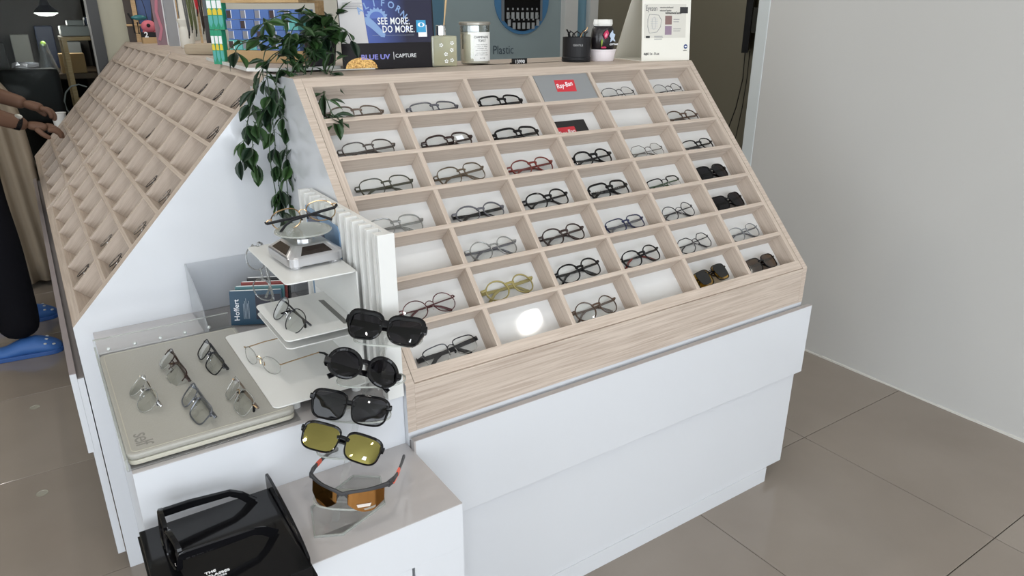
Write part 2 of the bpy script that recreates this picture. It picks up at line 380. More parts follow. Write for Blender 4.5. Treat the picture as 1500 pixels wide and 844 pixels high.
# ================================================================== GLASSES
def outline(shape, a, b, n=36):
    ex = {'round': 2, 'oval': 2, 'panto': 2.25, 'square': 3.6, 'rect': 3.6, 'pillow': 2.7, 'cat': 2.9, 'geo': 2.3, 'wrap': 2.6, 'half': 3}[shape]
    tp = {'round': 0, 'oval': 0, 'panto': .07, 'square': .09, 'rect': .07, 'pillow': .08, 'cat': .10, 'geo': .05, 'wrap': .1, 'half': .06}[shape]
    pts = []
    for i in range(n):
        t = 2*PI*i/n
        if shape == 'geo': t = 2*PI*(round(i/n*8+.5)-.5)/8*.65+t*.35
        c, s = math.cos(t), math.sin(t)
        x = math.copysign(abs(c)**(2/ex), c); z = math.copysign(abs(s)**(2/ex), s)
        z2 = z
        if shape in ('cat',): z2 += .30*max(0, x)**1.5*max(0, z+.1)-.10*max(0, -z)*max(0, x)
        if shape == 'wrap': z2 = z*(1-.12*x) - .18*x*x*(1 if z < 0 else .3)+.05
        pts.append((a*x*(1+tp*z), b*z2))
    return pts
def offset(pts, fn):
    n = len(pts); out = []
    for i in range(n):
        p0, p1, p2 = pts[i-1], pts[i], pts[(i+1) % n]
        tx, tz = p2[0]-p0[0], p2[1]-p0[1]; l = math.hypot(tx, tz) or 1e-6
        nx, nz = tz/l, -tx/l; d = fn(p1, nx, nz); out.append((p1[0]+nx*d, p1[1]+nz*d))
    return out
def eyewear(spec, mtx, label, cat, group=None):
    """spec: shape a b cx t tt(top) frame lens [kind wire|full|rimless|half] [W] [k] [th temple half height] [fold] [temple mat]"""
    s = dict(shape='panto', a=.0245, b=.021, cx=.0345, t=.0022, tt=None, frame=BLK, lens=LENS, kind='full', W=.138, k=2.0, th=.0028, fold=True, tm=None, dep=.0028, tip=None, pads=False, hz=None, tl=.095)
    s.update(spec); a, b_, cx, t, W_, k = s['a'], s['b'], s['cx'], s['t'], s['W'], s['k']
    tt = s['tt'] or t; fm = s['frame']; tm_ = s['tm'] or fm
    name = 'sunglasses' if cat == 'sunglasses' else 'eyeglasses'
    root = empty(name, label=label, cat=cat, group=group)
    root.location = mtx.translation; root.rotation_euler = mtx.to_euler()
    Y = lambda x: k*x*x
    hz = s['hz'] if s['hz'] is not None else b_*.45
    f = B()
    for sd in (-1, 1):
        base = outline(s['shape'], a, b_)
        pts = [((cx+p[0])*sd, p[1]) for p in base]
        if s['kind'] in ('full', 'brow'):
            def fn(p, nx, nz):
                return t+(tt-t)*max(0, nz)+(tt-t)*.5*max(0, nx)*(p[1] > 0)
            outb = offset(base, fn); n = len(base)
            bmf = f.bm; dep = s['dep']
            ri = []
            for i in range(n):
                xi, zi = (cx+base[i][0])*sd, base[i][1]; xo, zo = (cx+outb[i][0])*sd, outb[i][1]
                v = [(xi, Y(xi)-dep*.35, zi), (xo, Y(xo)-dep*.35, zo), (xo, Y(xo)+dep*.65, zo), (xi, Y(xi)+dep*.65, zi)]
                m_ = ((xi+xo)/2, Y((xi+xo)/2)-dep*.62, (zi+zo)/2)
                ri.append([bmf.verts.new(q) for q in (v[0], m_, v[1], v[2], v[3])])
            for i in range(n):
                A, C = ri[i], ri[(i+1) % n]
                for q in range(5): f._f([A[q], A[(q+1) % 5], C[(q+1) % 5], C[q]])
        elif s['kind'] == 'wire':
            f.sweep([(p[0], Y(p[0]), p[1]) for p in pts], (t, t), 5, True)
        elif s['kind'] == 'half':
            top = [p for p in pts if p[1] > -.25*b_]; top.sort(key=lambda p: p[0]*sd)
            f.sweep([(p[0], Y(p[0]), p[1]) for p in top], (t, t*1.2), 5)
        # end piece and hinge
        ox = cx+a
        if s['kind'] in ('wire', 'rimless', 'half'):
            f.sweep([((ox-.003)*sd, Y(ox), hz), ((ox+.003)*sd, Y(ox), hz+.001), (W_/2*sd, Y(W_/2)+.004, hz)], (.0011, .0014), 5)
        else:
            f.sweep([((ox-.001)*sd, Y(ox), hz), (W_/2*sd, Y(W_/2), hz+.001), (W_/2*sd, Y(W_/2)+.006, hz)], [(t*.9, max(t, tt)*1.0), (t*.8, max(t, tt)*.95), (.0016, s['th']*.95)], 8)
    # bridge
    xi = cx-a*.96; bz = b_*.32
    if s['kind'] in ('wire', 'rimless', 'half'):
        f.sweep([(-xi, Y(xi), bz-.001), (-xi*.5, -.0005, bz+.003), (0, -.001, bz+.004), (xi*.5, -.0005, bz+.003), (xi, Y(xi), bz-.001)], (.0011, .0011), 5)
        if s['shape'] == 'pilot': pass
    else:
        f.sweep([(-xi-.002, Y(xi), bz), (-xi*.45, -.0004, bz+.0022), (xi*.45, -.0004, bz+.0022), (xi+.002, Y(xi), bz)], [(.0017, t*1.3), (.0018, max(t, tt*.8)), (.0018, max(t, tt*.8)), (.0017, t*1.3)], 8)
    f.put('frame_front', fm, root, smooth=False)
    for sd in (-1, 1):
        base = outline(s['shape'], a*.995, b_*.995)
        l = B(); c = l.bm.verts.new((cx*sd, Y(cx)-.0012, 0)); vs = [l.bm.verts.new(((cx+p[0])*sd, Y(cx+p[0]), p[1])) for p in base]
        mid = [l.bm.verts.new(((cx+p[0]*.55)*sd, Y(cx+p[0]*.55)-.0008, p[1]*.55)) for p in base]
        n = len(vs)
        for i in range(n):
            l._f([vs[i], vs[(i+1) % n], mid[(i+1) % n], mid[i]]); l._f([mid[i], mid[(i+1) % n], c])
        lo_ = l.put('lens', s['lens'], root, smooth=True)
        if s['kind'] in ('rimless', 'half'):
            B().sweep([((cx+p[0])*sd, Y(cx+p[0]), p[1]) for p in base], (.0006, .0006), 4, True).put('lens_edge', LEDGEC, lo_)
        if s['pads'] or s['kind'] in ('wire', 'rimless', 'half'):
            B().sweep([(xi*sd, Y(xi)+.001, bz-.006), (xi*.8*sd, .006, bz-.008), (xi*.72*sd, .006, bz-.015)], [(.0006, .0006), (.0008, .0008), (.0012, .0022)], 5).put('nose_pad', s['tm'] or (CHROME if fm is not GOLD else GOLD), root)
    # temples
    h = s['th']; y0 = Y(W_/2)+.005
    for sd in (-1, 1):
        if s['fold']:
            ff = .0 if sd > 0 else .0045
            e = W_/2
            path = [(e*sd, y0-.001, hz), ((e-.004)*sd, y0+.0035+ff, hz), ((e-.03)*sd, y0+.004+ff, hz-.0005), ((e-.088)*sd, y0+.005+ff, hz-.003), ((e-.104)*sd, y0+.006+ff, hz-.009), ((e-.124)*sd, y0+.007+ff, hz-.024)]
        else:
            e = W_/2; l = s['tl']
            path = [(e*sd, y0-.001, hz), ((e)*sd, y0+.008, hz), ((e+.001)*sd, y0+.04, hz), ((e-.001)*sd, y0+l, hz-.002), ((e-.004)*sd, y0+l+.016, hz-.010), ((e-.009)*sd, y0+l+.036, hz-.028)]
        wl = [(.0014, h), (.0016, h), (.0013, h), (.0013, h*.8), (.0015, h*.85), (.0017, h*.95)]
        if s['kind'] in ('wire', 'rimless', 'half') and h < .002: wl = [(.0009, h)]*4+[(.0014, .002), (.0016, .0024)]
        # refine path
        P_ = []; WL = []
        for i in range(len(path)-1):
            for q in (0, .5):
                P_.append(tuple(path[i][c_]*(1-q)+path[i+1][c_]*q for c_ in range(3))); WL.append(tuple(wl[i][c_]*(1-q)+wl[i+1][c_]*q for c_ in range(2)))
        P_.append(path[-1]); WL.append(wl[-1])
        tp = B().sweep(P_, WL, 8).put('temple', tm_, root)
        if s['tip']:
            B().sweep(P_[-5:], [(w_[0]+.0004, w_[1]+.0004) for w_ in WL[-5:]], 8).put('temple_tip', s['tip'], tp)
    return root
def fr(name, col, rough=.18): return mat(name, col, rough, spec=.5)
C_BLACK = BLK
C = dict(
 taupe=fr('taupe_frame', (.13, .095, .075)), smoke=fr('smoke_grey_frame', (.10, .10, .115)), greybrown=fr('grey_brown_frame', (.07, .058, .052)),
 tort=fr('dark_tortoise_frame', (.028, .014, .012)), olive=fr('olive_black_frame', (.045, .045, .028)), brown=fr('olive_brown_frame', (.10, .072, .045)),
 red=fr('deep_red_frame', (.15, .022, .016)), wire=mat('dark_wire', (.05, .05, .055), .3, .8), greywire=mat('pewter_wire', (.20, .19, .18), .3, .9),
 clear=clear('clear_grey_frame', (.62, .63, .62), .12, milky=.28, milkcol=(.4, .4, .39)), green=fr('dark_green_frame', (.03, .075, .03)),
 navy=fr('navy_frame', (.012, .016, .06)), burg=mat('burgundy_wire', (.09, .02, .025), .3, .5), gold=fr('olive_gold_frame', (.30, .25, .09)),
 tan=fr('brown_tortoise_frame', (.075, .045, .03)), lgrey=fr('light_grey_frame', (.22, .23, .24)), navyg=mat('gunmetal_frame', (.10, .11, .13), .3, .7))
ROWN = ['top row', 'second row', 'third row', 'fourth row', 'fifth row', 'sixth row', 'bottom row']
COLN = ['leftmost', 'second', 'third', 'fourth', 'fifth', 'rightmost']
# row, col, description, spec, dx, twist deg, tilt
CELLS = [
 (1, 1, 'pale brown clear square eyeglasses', dict(shape='pillow', frame=C['taupe'], b=.019), .0, -1),
 (1, 2, 'smoky grey and clear rectangular eyeglasses', dict(shape='rect', frame=C['smoke'], b=.017, a=.026, th=.0035, t=.0026), .0, 0),
 (1, 3, 'thick black square eyeglasses', dict(shape='square', b=.019, a=.025, t=.003, tt=.004, th=.004), -.004, 0),
 (1, 5, 'thin dark wire round eyeglasses', dict(shape='panto', kind='wire', t=.0009, frame=C['wire'], th=.0012), -.003, 1),
 (1, 6, 'thin black wire round eyeglasses', dict(shape='round', kind='wire', t=.0009, frame=C['wire'], th=.0012, a=.023, b=.021), -.006, 1),
 (2, 1, 'grey brown square eyeglasses with thin rims', dict(shape='pillow', frame=C['greybrown'], t=.0018), -.004, 2),
 (2, 2, 'dark tortoise eyeglasses with white lens sticker', dict(shape='pillow', frame=C['tort'], b=.018, t=.003, tt=.0036, sticker=1), .002, 3),
 (2, 3, 'chunky black rectangular eyeglasses', dict(shape='rect', b=.018, a=.026, t=.0032, tt=.0045, th=.004), .0, 1),
 (2, 6, 'dark brown panto eyeglasses', dict(shape='panto', frame=C['tan'], t=.0024), -.004, 0),
 (3, 1, 'olive black thin square eyeglasses', dict(shape='pillow', frame=C['olive'], t=.0018, a=.0255, b=.0225), .004, 1),
 (3, 2, 'brown square eyeglasses with open temples', dict(shape='pillow', frame=C['brown'], t=.002, a=.026, b=.024), -.002, 5),
 (3, 3, 'deep red round eyeglasses', dict(shape='panto', frame=C['red'], t=.0026), .0, 2),
 (3, 4, 'thick black round eyeglasses', dict(shape='panto', t=.0036, tt=.0042, a=.0235), -.002, 2),
 (3, 5, 'thin grey wire geometric eyeglasses', dict(shape='geo', kind='wire', t=.0008, frame=C['greywire'], th=.0012, a=.024, b=.022), -.006, 2),
 (3, 6, 'slim black rectangular eyeglasses', dict(shape='pillow', b=.018, t=.0024), -.006, 2),
 (4, 1, 'clear grey square eyeglasses', dict(shape='pillow', frame=C['clear'], t=.0022, a=.026, b=.022), -.010, 0),
 (4, 2, 'dark navy black oval eyeglasses', dict(shape='oval', frame=C['smoke'], tt=.003, a=.027, b=.020, th=.004, tm=BLK), .004, 1),
 (4, 3, 'black round eyeglasses with flared bridge', dict(shape='panto', t=.0028, tt=.0034, a=.025, b=.022), .0, 3),
 (4, 4, 'thick black pilot eyeglasses with studded temples', dict(shape='square', t=.003, tt=.0045, a=.026, b=.021, th=.004), .0, 2),
 (4, 5, 'black eyeglasses with green temples', dict(shape='rect', kind='half', t=.0016, b=.016, th=.002, tm=C['green']), -.006, 3),
 (4, 6, 'black square sunglasses', dict(shape='pillow', t=.0026, tt=.004, b=.022, a=.027, lens=SUNL, th=.004), -.010, 2),
 (5, 2, 'clear round eyeglasses with dark metal bridge', dict(shape='round', frame=C['clear'], t=.002, a=.0245, b=.0235, tm=C['smoke']), -.002, 2),
 (5, 3, 'dark cherry round eyeglasses', dict(shape='panto', frame=C['tort'], t=.0028, a=.0245, b=.0215), .0, 3),
 (5, 4, 'navy rectangular eyeglasses', dict(shape='rect', frame=C['navy'], b=.018, a=.026, t=.0022, th=.003, tm=C['smoke']), -.002, 3),
 (5, 5, 'thin grey round wire eyeglasses', dict(shape='round', kind='wire', t=.0013, frame=C['wire'], th=.0016, a=.023, b=.0225), -.008, 4),
 (5, 6, 'black cat eye sunglasses', dict(shape='cat', t=.0024, tt=.003, lens=SUNL, b=.022, a=.027, th=.003), -.008, 3),
 (6, 1, 'thin burgundy round wire eyeglasses', dict(shape='oval', kind='wire', t=.0011, frame=C['burg'], th=.0015, a=.026, b=.0225, tip=C['burg']), -.006, 4),
 (6, 2, 'olive gold round eyeglasses', dict(shape='round', frame=C['gold'], t=.003, a=.025, b=.022, th=.004), -.003, 3),
 (6, 3, 'black square round eyeglasses with flared temples', dict(shape='panto', t=.0026, tt=.0034, a=.026, b=.022, th=.003), -.002, 4),
 (6, 4, 'black round eyeglasses with red inner temple tips', dict(shape='panto', t=.0026, a=.025, b=.0215, tip=C['red']), -.002, 4),
 (6, 5, 'black geometric wire eyeglasses', dict(shape='geo', kind='wire', t=.0013, frame=C['wire'], th=.0015, a=.026, b=.023), -.008, 5),
 (6, 6, 'light grey clear eyeglasses', dict(shape='panto', frame=C['lgrey'], t=.0015, a=.0245, b=.021, tm=C['smoke'], th=.002), -.010, 3),
 (7, 1, 'black half rim eyeglasses with carbon temples', dict(shape='rect', kind='half', t=.0011, frame=C['wire'], a=.027, b=.019, th=.0048, tm=BLKM, W=.146), .004, 5),
 (7, 3, 'brown tortoiseshell round eyeglasses', dict(shape='round', frame=C['tan'], t=.0022, a=.0245, b=.0225, lens=LENSR), -.004, 3),
 (7, 5, 'black sunglasses with dark clip and amber lenses', dict(shape='square', t=.0022, lens=AMBL, a=.026, b=.022, th=.003), -.008, 6),
 (7, 6, 'dark brown wraparound sunglasses with amber inner lens', dict(shape='square', t=.0024, lens=BRNL, a=.027, b=.020, th=.004), -.010, 3),
]
yc = lambda j: V-(V0+j*RP)+.0056
for (j, kk, desc, sp, dx, tw) in CELLS:
    sp = dict(sp); stick = sp.pop('sticker', 0)
    hh = sp.get('b', .021)+(sp.get('t', .0022) if sp.get('kind', 'full') == 'full' else .001)
    cxl = U0+(kk-.5)*PP+dx
    loc = Matrix.Translation((cxl, yc(j)+hh+.0035+abs(math.sin(R(tw)))*.045, -.021))
    # local: glasses z (up) -> tray +y ; glasses y (back) -> tray -z
    ori = Matrix(((1, 0, 0, 0), (0, 0, 1, 0), (0, -1, 0, 0), (0, 0, 0, 1)))
    lean = Matrix.Rotation(R(8), 4, 'X')
    m = M1 @ loc @ Matrix.Rotation(R(tw), 4, 'Z') @ ori @ Matrix.Rotation(R(-6), 4, 'X')
    cat = 'sunglasses' if 'sunglasses' in desc else 'glasses'
    g = eyewear(sp, m, '%s in %s, %s cell of front tray' % (desc, ROWN[j-1], COLN[kk-1]), cat, 'glasses in the front tray cells')
    if stick:
        s_ = B().box(.018, .037, -.0012, -.0006, -.004, .008).put('white_sticker', PAPERW, g); s_['label'] = 'white paper sticker on lens'
    if (j, kk) == (7, 5):
        o = B()
        for sd in (-1, 1): o.prism([((.0345+p[0]*.85)*sd, p[1]*.9+.001) for p in outline('square', .026, .022, 24)], 'y', -.009-.004*(sd > 0), -.0078-.004*(sd > 0))
        o.sweep([(-.018, -.009, .012), (.018, -.012, .012)], (.001, .001), 5)
        o.put('clip_on_lenses', clear('clip_dark', (.02, .015, .015), .05), g, rot=(0, 0, R(4)), loc=(-.012, 0, -.001))
    if (j, kk) == (4, 4):
        o = B()
        for sd in (-1, 1):
            for q in range(5): o.ball((sd*(.02+q*.008), .0158, .0095), .0013, 6)
        o.put('stud', CHROME, g)
# brand cards in the tray
def local_board(tray_m, u, y, z, name, label, cat): 
    e = empty(name, label=label, cat=cat); m = tray_m @ Matrix.Translation((u, y, z)); e.location = m.translation; e.rotation_euler = m.to_euler(); return e
RB = mat('crimson_print', (.55, .03, .045), .4)
e = local_board(M1, U0+3.5*PP, yc(1)+.001, -.048, 'eyewear_case_box', 'silver grey box lid with red square logo in top row, fourth cell of front tray', 'box')
B().box(-.0905, .0905, 0, .085, 0, .046, .002).put('lid', mat('silver_grey_card', (.30, .31, .32), .35, .3), e)
B().prism([(-.036, .028), (.028, .026), (.036, .064), (-.030, .066)], 'z', .0462, .0466).put('red_square', RB, e)
text('logo_lettering', 'Ray-Ban', .021, PAPERW, e, (-.032, .037, .0468), (0, 0, R(9)), shear=.35, sx=.84, bold=.00015)
e = local_board(M1, U0+3.5*PP-.018, yc(2)+.001, -.048, 'logo_card', 'black card with red square logo in second row, fourth cell of front tray', 'card')
B().box(-.062, .062, 0, .062, 0, .006, .001).put('card', mat('black_card', (.014, .013, .014), .45), e)
B().prism([(-.046, .0), (.018, .0), (.018, .042), (-.046, .042)], 'z', .0062, .0066).put('red_square', RB, e)
text('logo_lettering', 'Ray-Ban', .021, PAPERW, e, (-.043, .014, .0068), (0, 0, R(7)), shear=.35, sx=.84, bold=.00015)
# small numbers of glasses on the left trays: (matrix, module name, local row, col from photo-near end)
def left_glasses(Mx, col, row, desc, sp, dx=0, tw=0, where=''):
    hh = sp.get('b', .021)+.003
    # local x runs from far to near; col counted from the near end
    loc = Matrix.Translation((W-(U0+(col-.5)*PP)+dx, yc(row)+hh+.003, -.020))
    ori = Matrix(((1, 0, 0, 0), (0, 0, 1, 0), (0, -1, 0, 0), (0, 0, 0, 1)))
    eyewear(sp, Mx @ loc @ Matrix.Rotation(R(tw), 4, 'Z') @ ori @ Matrix.Rotation(R(-6), 4, 'X'), desc+where, 'glasses', 'glasses in the left counter trays')
NTH = ['nearest', 'second', 'third', 'fourth', 'fifth', 'sixth']
for col, row, d_, sp in [(1, 1, 'dark thin', {}), (2, 1, 'slim dark', {}), (3, 1, 'dark wire', {}), (4, 1, 'dark brown', {}), (1, 2, 'thin dark wire', {}), (4, 3, 'olive oval', {}),
                         (1, 4, 'clear silver', {}), (2, 4, 'small dark', {}), (1, 5, 'silver wire', {}), (1, 6, 'grey pilot', {}), (2, 6, 'thin dark clear', {}), (2, 7, 'brown oval', {}), (5, 4, 'clear rimless', {})]:
    f_ = C['wire'] if 'silver' not in d_ and 'clear' not in d_ else C['greywire']
    left_glasses(M2, col, row, '%s eyeglasses in %s, %s cell of nearer left tray' % (d_, ROWN[row-1], NTH[col-1]), dict(kind='wire', shape='panto', t=.0012, frame=f_, th=.0014, tip=BLK), 0, 0)
for col, row, d_, fcol in [(6, 1, 'black', BLK), (5, 2, 'dark red', C['red']), (6, 2, 'dark', BLK), (5, 3, 'black thin', BLK), (6, 3, 'black wide', BLK), (6, 4, 'dark grey', C['smoke']), (5, 4, 'black chunky', BLK)]:
    left_glasses(M3, col, row, '%s eyeglasses in %s, %s cell of farther left tray' % (d_, ROWN[row-1], NTH[col-1]), dict(shape='rect', t=.003, frame=fcol, b=.018, th=.004))
def left_card(Mx, col, row, label, m, m2):
    e = local_board(Mx, W-(U0+(col-.5)*PP), yc(row)+.001, -.030, 'small_card', label, 'card')
    B().box(-.045, .045, 0, .055, 0, .002).put('card', m, e); B().box(-.03, .005, .012, .045, .0021, .0026).put('printed_mark', m2, e)
left_card(M3, 3, 3, 'pale green tag card in third row of farther left tray', mat('pale_green_card', (.35, .55, .45), .5), PAPERW)
left_card(M3, 4, 6, 'white card with blue print in sixth row of farther left tray', CARD, mat('blue_print', (.05, .22, .40), .5))
left_card(M3, 4, 7, 'white card with dark blue print in bottom row of farther left tray', CARD, mat('navy_print', (.02, .05, .18), .5))
left_card(M3, 3, 4, 'bluish tag card in fourth row of farther left tray', mat('pale_blue_card', (.30, .38, .45), .5), PAPERW)

# ================================================================== PODIUM ITEMS
def place(loc, deg): return Matrix.Translation(loc) @ Euler(tuple(R(d) for d in deg)).to_matrix().to_4x4()
# clear acrylic tray under the mat
e = empty('acrylic_tray', (-.338, .25, .6612), label='shallow clear acrylic tray with raised back lip under the grey leather pad', cat='tray')
B().box(-.140, .142, -.232, .268, 0, .0035, .001).put('base', ACR, e)
bl_ = B().box(-.140, .135, .262, .266, .0035, .036).put('back_lip', ACR, e)
B().box(-.140, .135, .2612, .2668, .036, .0372).put('lip_edge', ACRE, bl_)
B().box(-.1405, -.137, -.232, .262, .0035, .022).put('side_lip', ACRE, e)
for k in range(5): B().ball((-.115+.05*k, .226, .026), .004, 8).put('rubber_bumper', clear('bumper_clear', (.8, .8, .8), .2, milky=.4), e, smooth=True)
# leather folder pad
LEATH = noisy(mat('grey_faux_leather', (.345, .335, .30), .42), 260, .25, (.28, .27, .24), bump=.25)
LEATHE = mat('pale_leather_edge', (.45, .43, .36), .5)
e = empty('leather_presentation_pad', (-.338, .24, .6650), label='grey faux leather presentation pad with stitched edge on the podium', cat='pad')
def rounded(x0, x1, y0, y1, r, n=6):
    pts = []
    for cx_, cy_, a0 in ((x1-r, y1-r, 0), (x0+r, y1-r, 90), (x0+r, y0+r, 180), (x1-r, y0+r, 270)):
        for i in range(n+1):
            a_ = R(a0+90*i/n); pts.append((cx_+r*math.cos(a_), cy_+r*math.sin(a_)))
    return pts
B().prism(rounded(-.1355, .1355, -.2155, .2155, .014), 'z', 0, .0085).put('lower_board', LEATHE, e, bevel=.002)
B().prism(rounded(-.1365, .1365, -.2165, .2165, .014), 'z', .0092, .0205).put('upper_board', LEATH, e, bevel=.004)
sp_ = rounded(-.128, .128, -.208, .208, .010)
B().sweep([(p[0], p[1], .0206) for p in sp_], (.0007, .0004), 4, True).put('stitching', LEATHE, e)
text('embossed_word', 'self', .038, mat('embossed_grey', (.20, .195, .175), .5), e, (-.119, -.150, .0206), (0, 0, R(-90)), space=.9)
ZP = .6862
GM = mat('gunmetal_thin', (.16, .17, .19), .3, .8)
pads = [('m1', (-.4258, .2056, ZP+.017), (-48, 0, -85), dict(kind='rimless', shape='panto', frame=CHROME, a=.026, b=.021, th=.0015, tip=C['smoke'], lens=LENSR), 'rimless silver eyeglasses at the left corner of the grey leather pad'),
 ('m2', (-.3629, .2869, ZP+.017), (-47, 4, -86), dict(kind='half', shape='rect', t=.0012, frame=C['tort'], tm=C['tort'], a=.026, b=.019, th=.0022, lens=LENSR, tip=C['tan']), 'dark brown half rim eyeglasses standing behind the silver rimless pair on the leather pad'),
 ('m3', (-.2925, .2896, ZP+.018), (-40, 3, -86), dict(kind='wire', shape='rect', t=.0013, frame=BLKM, a=.026, b=.018, th=.0024, lens=LENSR, tip=C['smoke']), 'black full rim eyeglasses at the far right corner of the leather pad'),
 ('m4', (-.3542, .1141, ZP+.017), (-44, 0, -86), dict(kind='wire', shape='rect', t=.0014, frame=GM, a=.027, b=.019, th=.0024, lens=LENSR, tip=C['smoke']), 'gunmetal rectangular eyeglasses nearest the front edge of the leather pad'),
 ('m5', (-.2847, .0969, ZP+.018), (-40, -2, -88), dict(kind='rimless', shape='rect', frame=GOLD, tm=C['taupe'], a=.027, b=.0195, th=.0018, lens=LENSR, tip=BLK), 'rimless gold eyeglasses with dark temples at the right edge of the leather pad')]
for nm, lc, rt_, sp, lab in pads: eyewear(sp, place(lc, rt_), lab, 'glasses', 'glasses on the leather pad')
# acrylic brochure holder + magazines
e = empty('brochure_holder', (-.13, .56, .6612), label='frosted acrylic brochure holder with angled side against white end panel', cat='brochure holder')
FR = clear('frosted_acrylic_shade', (.94, .945, .95), .01, k=.15, milky=.05, milkcol=(.5, .51, .53))  # grey in the back and bottom sheets stands in for shade inside the holder
side = [(.088, 0), (.088, .128), (.083, .128), (-.05, .075), (-.095, .012), (-.095, 0)]
B().prism(side, 'x', -.1275, -.1245).put('side', clear('clear_side', (.90, .91, .92), .10, milky=.15, milkcol=(.6, .62, .64)), e)
B().prism(side, 'x', .1245, .1275).put('side', clear('clear_side'), e)
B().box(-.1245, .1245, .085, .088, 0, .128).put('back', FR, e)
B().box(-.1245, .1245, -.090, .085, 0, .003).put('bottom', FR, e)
mags = [('navy blue brochure with white side lettering in the frosted holder', (.010, .045, .085), 0), ('teal edged brochure behind the navy one', (.06, .17, .19), 1), ('red and black magazine at the back of the frosted holder', (.22, .035, .03), 2), ('black magazine rearmost in the frosted holder', (.012, .012, .015), 3)]
for lab, col, i in mags:
    g = empty('magazine', (-.138+i*.012, .485+i*.017, .6645), (R(-14), 0, R(-27)), label=lab, cat='magazine', group='magazines in the frosted holder')
    h0 = .080+.003*i
    B().box(-.066+.006*i, .052, -.004, .004, 0, h0).put('cover', mat('cover_%d' % i, col, .3), g)
    B().box(-.064+.006*i, .050, -.0025, .0025, h0, h0+.0012).put('page_block', CARD, g)
    if i == 0:
        text('side_lettering', 'Hoffert', .017, PAPERW, g, (-.046, -.0045, .010), (R(90), R(-90), 0))
        l_ = B()
        for q in range(5): l_.box(-.036+q*.003, -.0352+q*.003, -.0046, -.0042, .014, .05+.006*(q % 3))
        l_.put('small_print', mat('grey_print', (.3, .35, .4), .5), g)
        B().box(-.008, .050, -.0046, -.0042, .012, .07).put('cover_photo', mat('cover_dark', (.006, .007, .02), .3), g)
# slatted white panel
e = empty('slatted_display_panel', (-.02, .20, .6615), label='white slatted upright display panel beside the front tray', cat='display panel')
B().box(.0065, .016, -.195, .225, 0, .322).put('back_plate', WHITEM, e)
sm = None
NS = 13
for k in range(NS):
    if sm is None: o = B().box(-.0165, .0062, -.0062, .0062, 0, .324, .0006).put('slat', WHITEM, e); sm = o.data
    else: o = link('slat', sm, None, e)
    o.location = (0, -.186+k*.0335, 0)
B().box(-.0165, .016, -.205, -.1955, 0, .325, .001).put('end_stile', WHITEM, e)
# white stepped glasses stand: plates
e = empty('white_plate_stand', (-.11, .22, .6615), label='white metal three-plate eyewear stand in front of the slatted panel', cat='display stand')
def plate(x0, x1, y0, y1, z, name='plate', r=.012, slot=True, th=.0025):
    b_ = B(); b_.prism([(p[0]+.11, p[1]-.22) for p in rounded(x0, x1, y0, y1, r)], 'z', z-.6615-th, z-.6615)
    return b_.put(name, WHITEM, e, bevel=.0006)
plate(-.236, -.045, .038, .405, .6885)
plate(-.186, -.045, .092, .30, .770)
plate(-.190, -.045, .078, .285, .792)
plate(-.178, -.0445, .082, .34, .8985, r=.010)
b_ = B()
b_.box(.063, .0655, -.138, .118, .1285, .235).put('side_web', WHITEM, e)
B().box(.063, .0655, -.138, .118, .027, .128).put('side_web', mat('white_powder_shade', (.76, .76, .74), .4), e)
for x, y in ((-.19, .07), (-.19, .36), (-.07, .07), (-.07, .36)): B().lathe([(.009, 0), (.010, .022), (.010, .0243)], 16, (x+.11, y-.22, 0)).put('foot', mat('white_rubber', (.8, .8, .78), .5), e)
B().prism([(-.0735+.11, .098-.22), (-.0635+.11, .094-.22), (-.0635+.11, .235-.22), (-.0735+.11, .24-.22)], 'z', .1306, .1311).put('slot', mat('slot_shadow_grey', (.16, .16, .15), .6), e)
B().prism([(.105-.11, .0), (.06, .0), (.06, .11), (.03, .11)], 'z', .2372, .2375).put('slot', mat('pale_slot', (.55, .55, .53), .5), e)
eyewear(dict(kind='wire', shape='panto', t=.0010, frame=C['wire'], a=.026, b=.023, th=.0017, tip=BLK, lens=LENSR), place((-.1623, .1585, .792+.019), (-38, 3, -85.5)), 'thin dark wire pilot eyeglasses on middle white plate', 'glasses')
eyewear(dict(kind='rimless', shape='oval', frame=GOLD, a=.026, b=.017, th=.0011, tip=BLKM, lens=LENS, fold=False, W=.120, tl=.085), place((-.2135, .205, .6885+.0185), (-4, 0, -72)), 'rimless gold wire eyeglasses with open temples on lowest white plate', 'glasses')
# blue printed card
e = empty('printed_card', (-.0385, .275, .6887), (0, 0, R(-90)), label='sky blue printed card with white netting picture behind the plate stand', cat='card')
B().prism([(-.100, 0), (.095, 0), (.095, .258), (.085, .268), (-.100, .272)], 'y', 0, .003).put('card', mat('sky_blue_print', (.16, .27, .42), .4), e)
nm_ = mat('white_netting_print', (.45, .44, .47), .5)
N, L = nodes(nm_); v_ = N.new('ShaderNodeTexVoronoi'); v_.inputs['Scale'].default_value = 260; tcn = N.new('ShaderNodeTexCoord')
L.new(tcn.outputs['Object'], v_.inputs['Vector']); rr = N.new('ShaderNodeValToRGB'); rr.color_ramp.elements[0].color = (.12, .11, .16, 1); rr.color_ramp.elements[1].color = (.6, .58, .6, 1); rr.color_ramp.elements[1].position = .5
L.new(v_.outputs['Distance'], rr.inputs[0]); L.new(rr.outputs[0], N['Principled BSDF'].inputs['Base Color'])
B().prism([(-.075, .0), (-.015, .0), (-.012, .11), (-.028, .175), (-.05, .18), (-.07, .15)], 'y', -.0012, -.0002).put('printed_netting', nm_, e)
B().prism([(-.09, .262), (-.085, .21), (-.04, .20), (.01, .225), (.0, .25), (-.03, .262)], 'y', -.0016, -.0002).put('printed_dark_figure', mat('dusk_print', (.07, .075, .12), .5), e)
